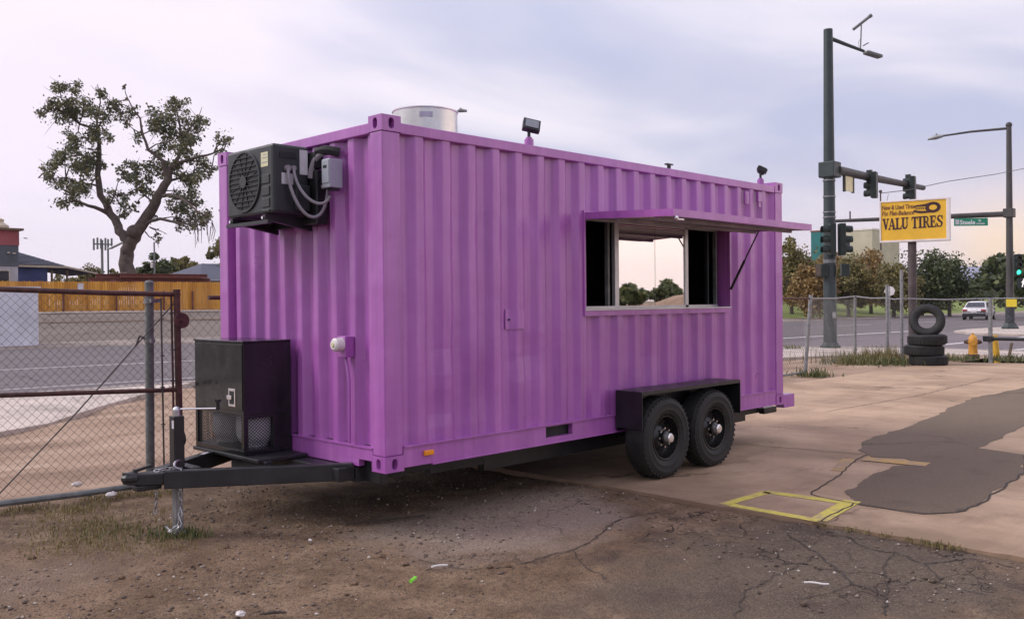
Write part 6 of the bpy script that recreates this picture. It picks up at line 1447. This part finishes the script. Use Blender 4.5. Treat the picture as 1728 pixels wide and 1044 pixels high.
sp_ = [(-1.6+.17*i, 2.75+rg.uniform(-.1, .25), -.03, .16, 130) for i in range(8)]+[(-1.9+rg.random()*1.1, 1.5+rg.random()*1.1, -.03, .22, 90) for i in range(14)]+[(-1.5, 1.25, -.03, .3, 200), (-1.2, .95, -.03, .25, 120), (-2.6+rg.random(), 1.3+rg.random(), -.03, .2, 60)]
blades('dry_grass', sp_, M['leaf_dry'], 4, .012, .055, .004, .9)
sp_ = [(2.40+rg.uniform(-.03,.01), -2.12-rg.random()*1.1, -.015, rg.uniform(.02,.07), rg.randint(6,34)) for i in range(16)]; blades('slab_edge_weeds', sp_, M['leaf_dry'], 5, .01, .045, .004, .9)
def weedclump(px_, py_, dpt, n, rad, h, mat, seed):
    q = at(px_, py_, dpt); return (q.x, q.y, -.02, rad, n)
w_ = [weedclump(1440, 603, 24.5, 500, .7, 1, 0, 0), weedclump(1470, 606, 23.8, 500, .7, 1, 0, 0), weedclump(1495, 606, 23.8, 400, .5, 1, 0, 0), weedclump(1455, 598, 26, 260, .8, 1, 0, 0), weedclump(1374, 628, 20.2, 200, .3, 1, 0, 0), weedclump(1610, 603, 25, 260, .5, 1, 0, 0), weedclump(1705, 603, 24.5, 240, .5, 1, 0, 0), weedclump(1335, 584, 31, 160, .5, 1, 0, 0)]
blades('roadside_weeds', w_, M['leaf_weed'], 6, .05, .24, .013, .9)
w2 = [weedclump(1478, 590, 25.0, 300, .5, 1, 0, 0), weedclump(1505, 592, 24.6, 220, .35, 1, 0, 0), weedclump(1430, 606, 24, 200, .9, 1, 0, 0)]
blades('tall_dry_weeds', w2, M['leaf_dry'], 7, .15, .55, .008, .7)
# gravel and clods on the dirt
def stones(name, n, xr, yr, smin, smax, mat, seed, keep=None):
    r = np.random.default_rng(seed); X = r.uniform(*xr, n); Y = r.uniform(*yr, n)
    k_ = (fbm(X*1.1, Y*1.1, 13, 4) > -.06+.25*r.random(n)-.1)
    X, Y = X[k_], Y[k_]; n = len(X); S = smin*(smax/smin)**(r.random(n)**3.2); Z = dirt_h(X, Y)+S*.25
    base = np.array([[1,0,0],[-1,0,0],[0,1,0],[0,-1,0],[0,0,1],[0,0,-1]], float); Fb = np.array([[0,2,4],[2,1,4],[1,3,4],[3,0,4],[2,0,5],[1,2,5],[3,1,5],[0,3,5]])
    J = base[None]*(S[:, None, None]*(.55+.7*r.random((n, 6, 1)))); J[:, :, 2] *= .7; a = r.random(n)*6.28
    c_, s_ = np.cos(a)[:, None], np.sin(a)[:, None]; xx = J[:, :, 0]*c_-J[:, :, 1]*s_; yy = J[:, :, 0]*s_+J[:, :, 1]*c_
    V = np.stack([xx+X[:, None], yy+Y[:, None], J[:, :, 2]+Z[:, None]], -1).reshape(-1, 3); F = (Fb[None]+6*np.arange(n)[:, None, None]).reshape(-1, 3)
    return stuff(fast_mesh(name, V, F, mat))
t = NT('mixed_gravel'); M['gravel'] = t.fin(t.ramp(t.island(), [(0, (.075, .055, .045)), (.6, (.17, .125, .10)), (.9, (.30, .24, .20)), (1, (.52, .47, .43))]), .9)
stones('gravel', 26000, (-4.5, 2.38), (-3.6, 3.2), .0035, .019, M['gravel'], 1)
stones('clods', 700, (-4.5, 2.3), (-3.4, 3.1), .012, .034, M['dirt'], 2)
def crumple(loc, s_, label, seed):
    r = random.Random(seed); m = MB().ball((0,0,0), s_, 9, 6, (1, .75, .55)); m.v = [tuple(c*r.uniform(.6, 1.25) for c in v) for v in m.v]
    m.v = [tuple(c*.75 for c in v) for v in m.v]; o = m.build('paper_scrap', M['trash'], None); o.location = loc; o.rotation_euler = (0, 0, r.uniform(0, 6)); return tag(o, label, 'litter', 'scraps of paper litter')
crumple((-1.60, -.79, .0), .040, 'crumpled white paper scrap on the dirt at the bottom edge of the photo', 1)
crumple((-.85, 2.83, .02), .065, 'dirty white paper scrap lying against the bottom pipe of the gate', 2)
crumple((-.88, 3.55, .02), .06, 'pale paper scrap on the soil just behind the chain link gate', 3)
crumple((-.45, .30, -.01), .022, 'small white pebble sized scrap on the dirt below the drawbar', 4)
o = MB().cyl((-.60, -1.02, .0), (-.535, -.985, .0), .011, n=12).build('lighter', M['litegreen'], None, True); tag(o, 'bright green plastic lighter lying on the dirt', 'litter')
o = MB().tube(bez([(-.30, -.86, -.01), (-.27, -.87, .0), (-.25, -.90, 0), (-.20, -.90, -.01)], 8), .007).build('plastic_strip', M['trash'], None, True); tag(o, 'thin curved white plastic strip on the dirt near the green lighter', 'litter')
o = MB().tube([(-1.50, -.86, -.01), (-1.45, -.89, -.005), (-1.40, -.93, -.01)], [.006, .009, .005]).build('twig', M['stick'], None, True); tag(o, 'short dark twig on the dirt beside the crumpled paper', 'twig')
o = MB().tube(bez([(.98, -2.76, 0), (1.02, -2.82, .01), (1.0, -2.86, 0), (1.05, -2.88, 0)], 8), .006).build('plastic_strip', M['trash'], None, True); tag(o, 'thin white plastic strip on the cracked asphalt', 'litter')
o = MB().tube(bez([(.05, .55, -.02), (.25, .42, -.01), (.45, .36, -.02), (.62, .30, -.02)], 8), .008).build('twig', M['stick'], None, True); tag(o, 'long dry twig on the dark dirt before the near container corner', 'twig')

# ------------------------------------------------------------------ air
hz_ = NT('thin_air'); hz_.t.nodes.remove(hz_.b); pv_ = hz_.n('ShaderNodeVolumePrincipled'); pv_.inputs['Color'].default_value = (.80, .82, .95, 1); pv_.inputs['Density'].default_value = 1.0e-4; hz_.l(pv_.outputs[0], hz_.o.inputs['Volume'])
stuff(MB().box(-3010, -3010, -3, 6010, 3010, 190).build('haze', hz_.m))
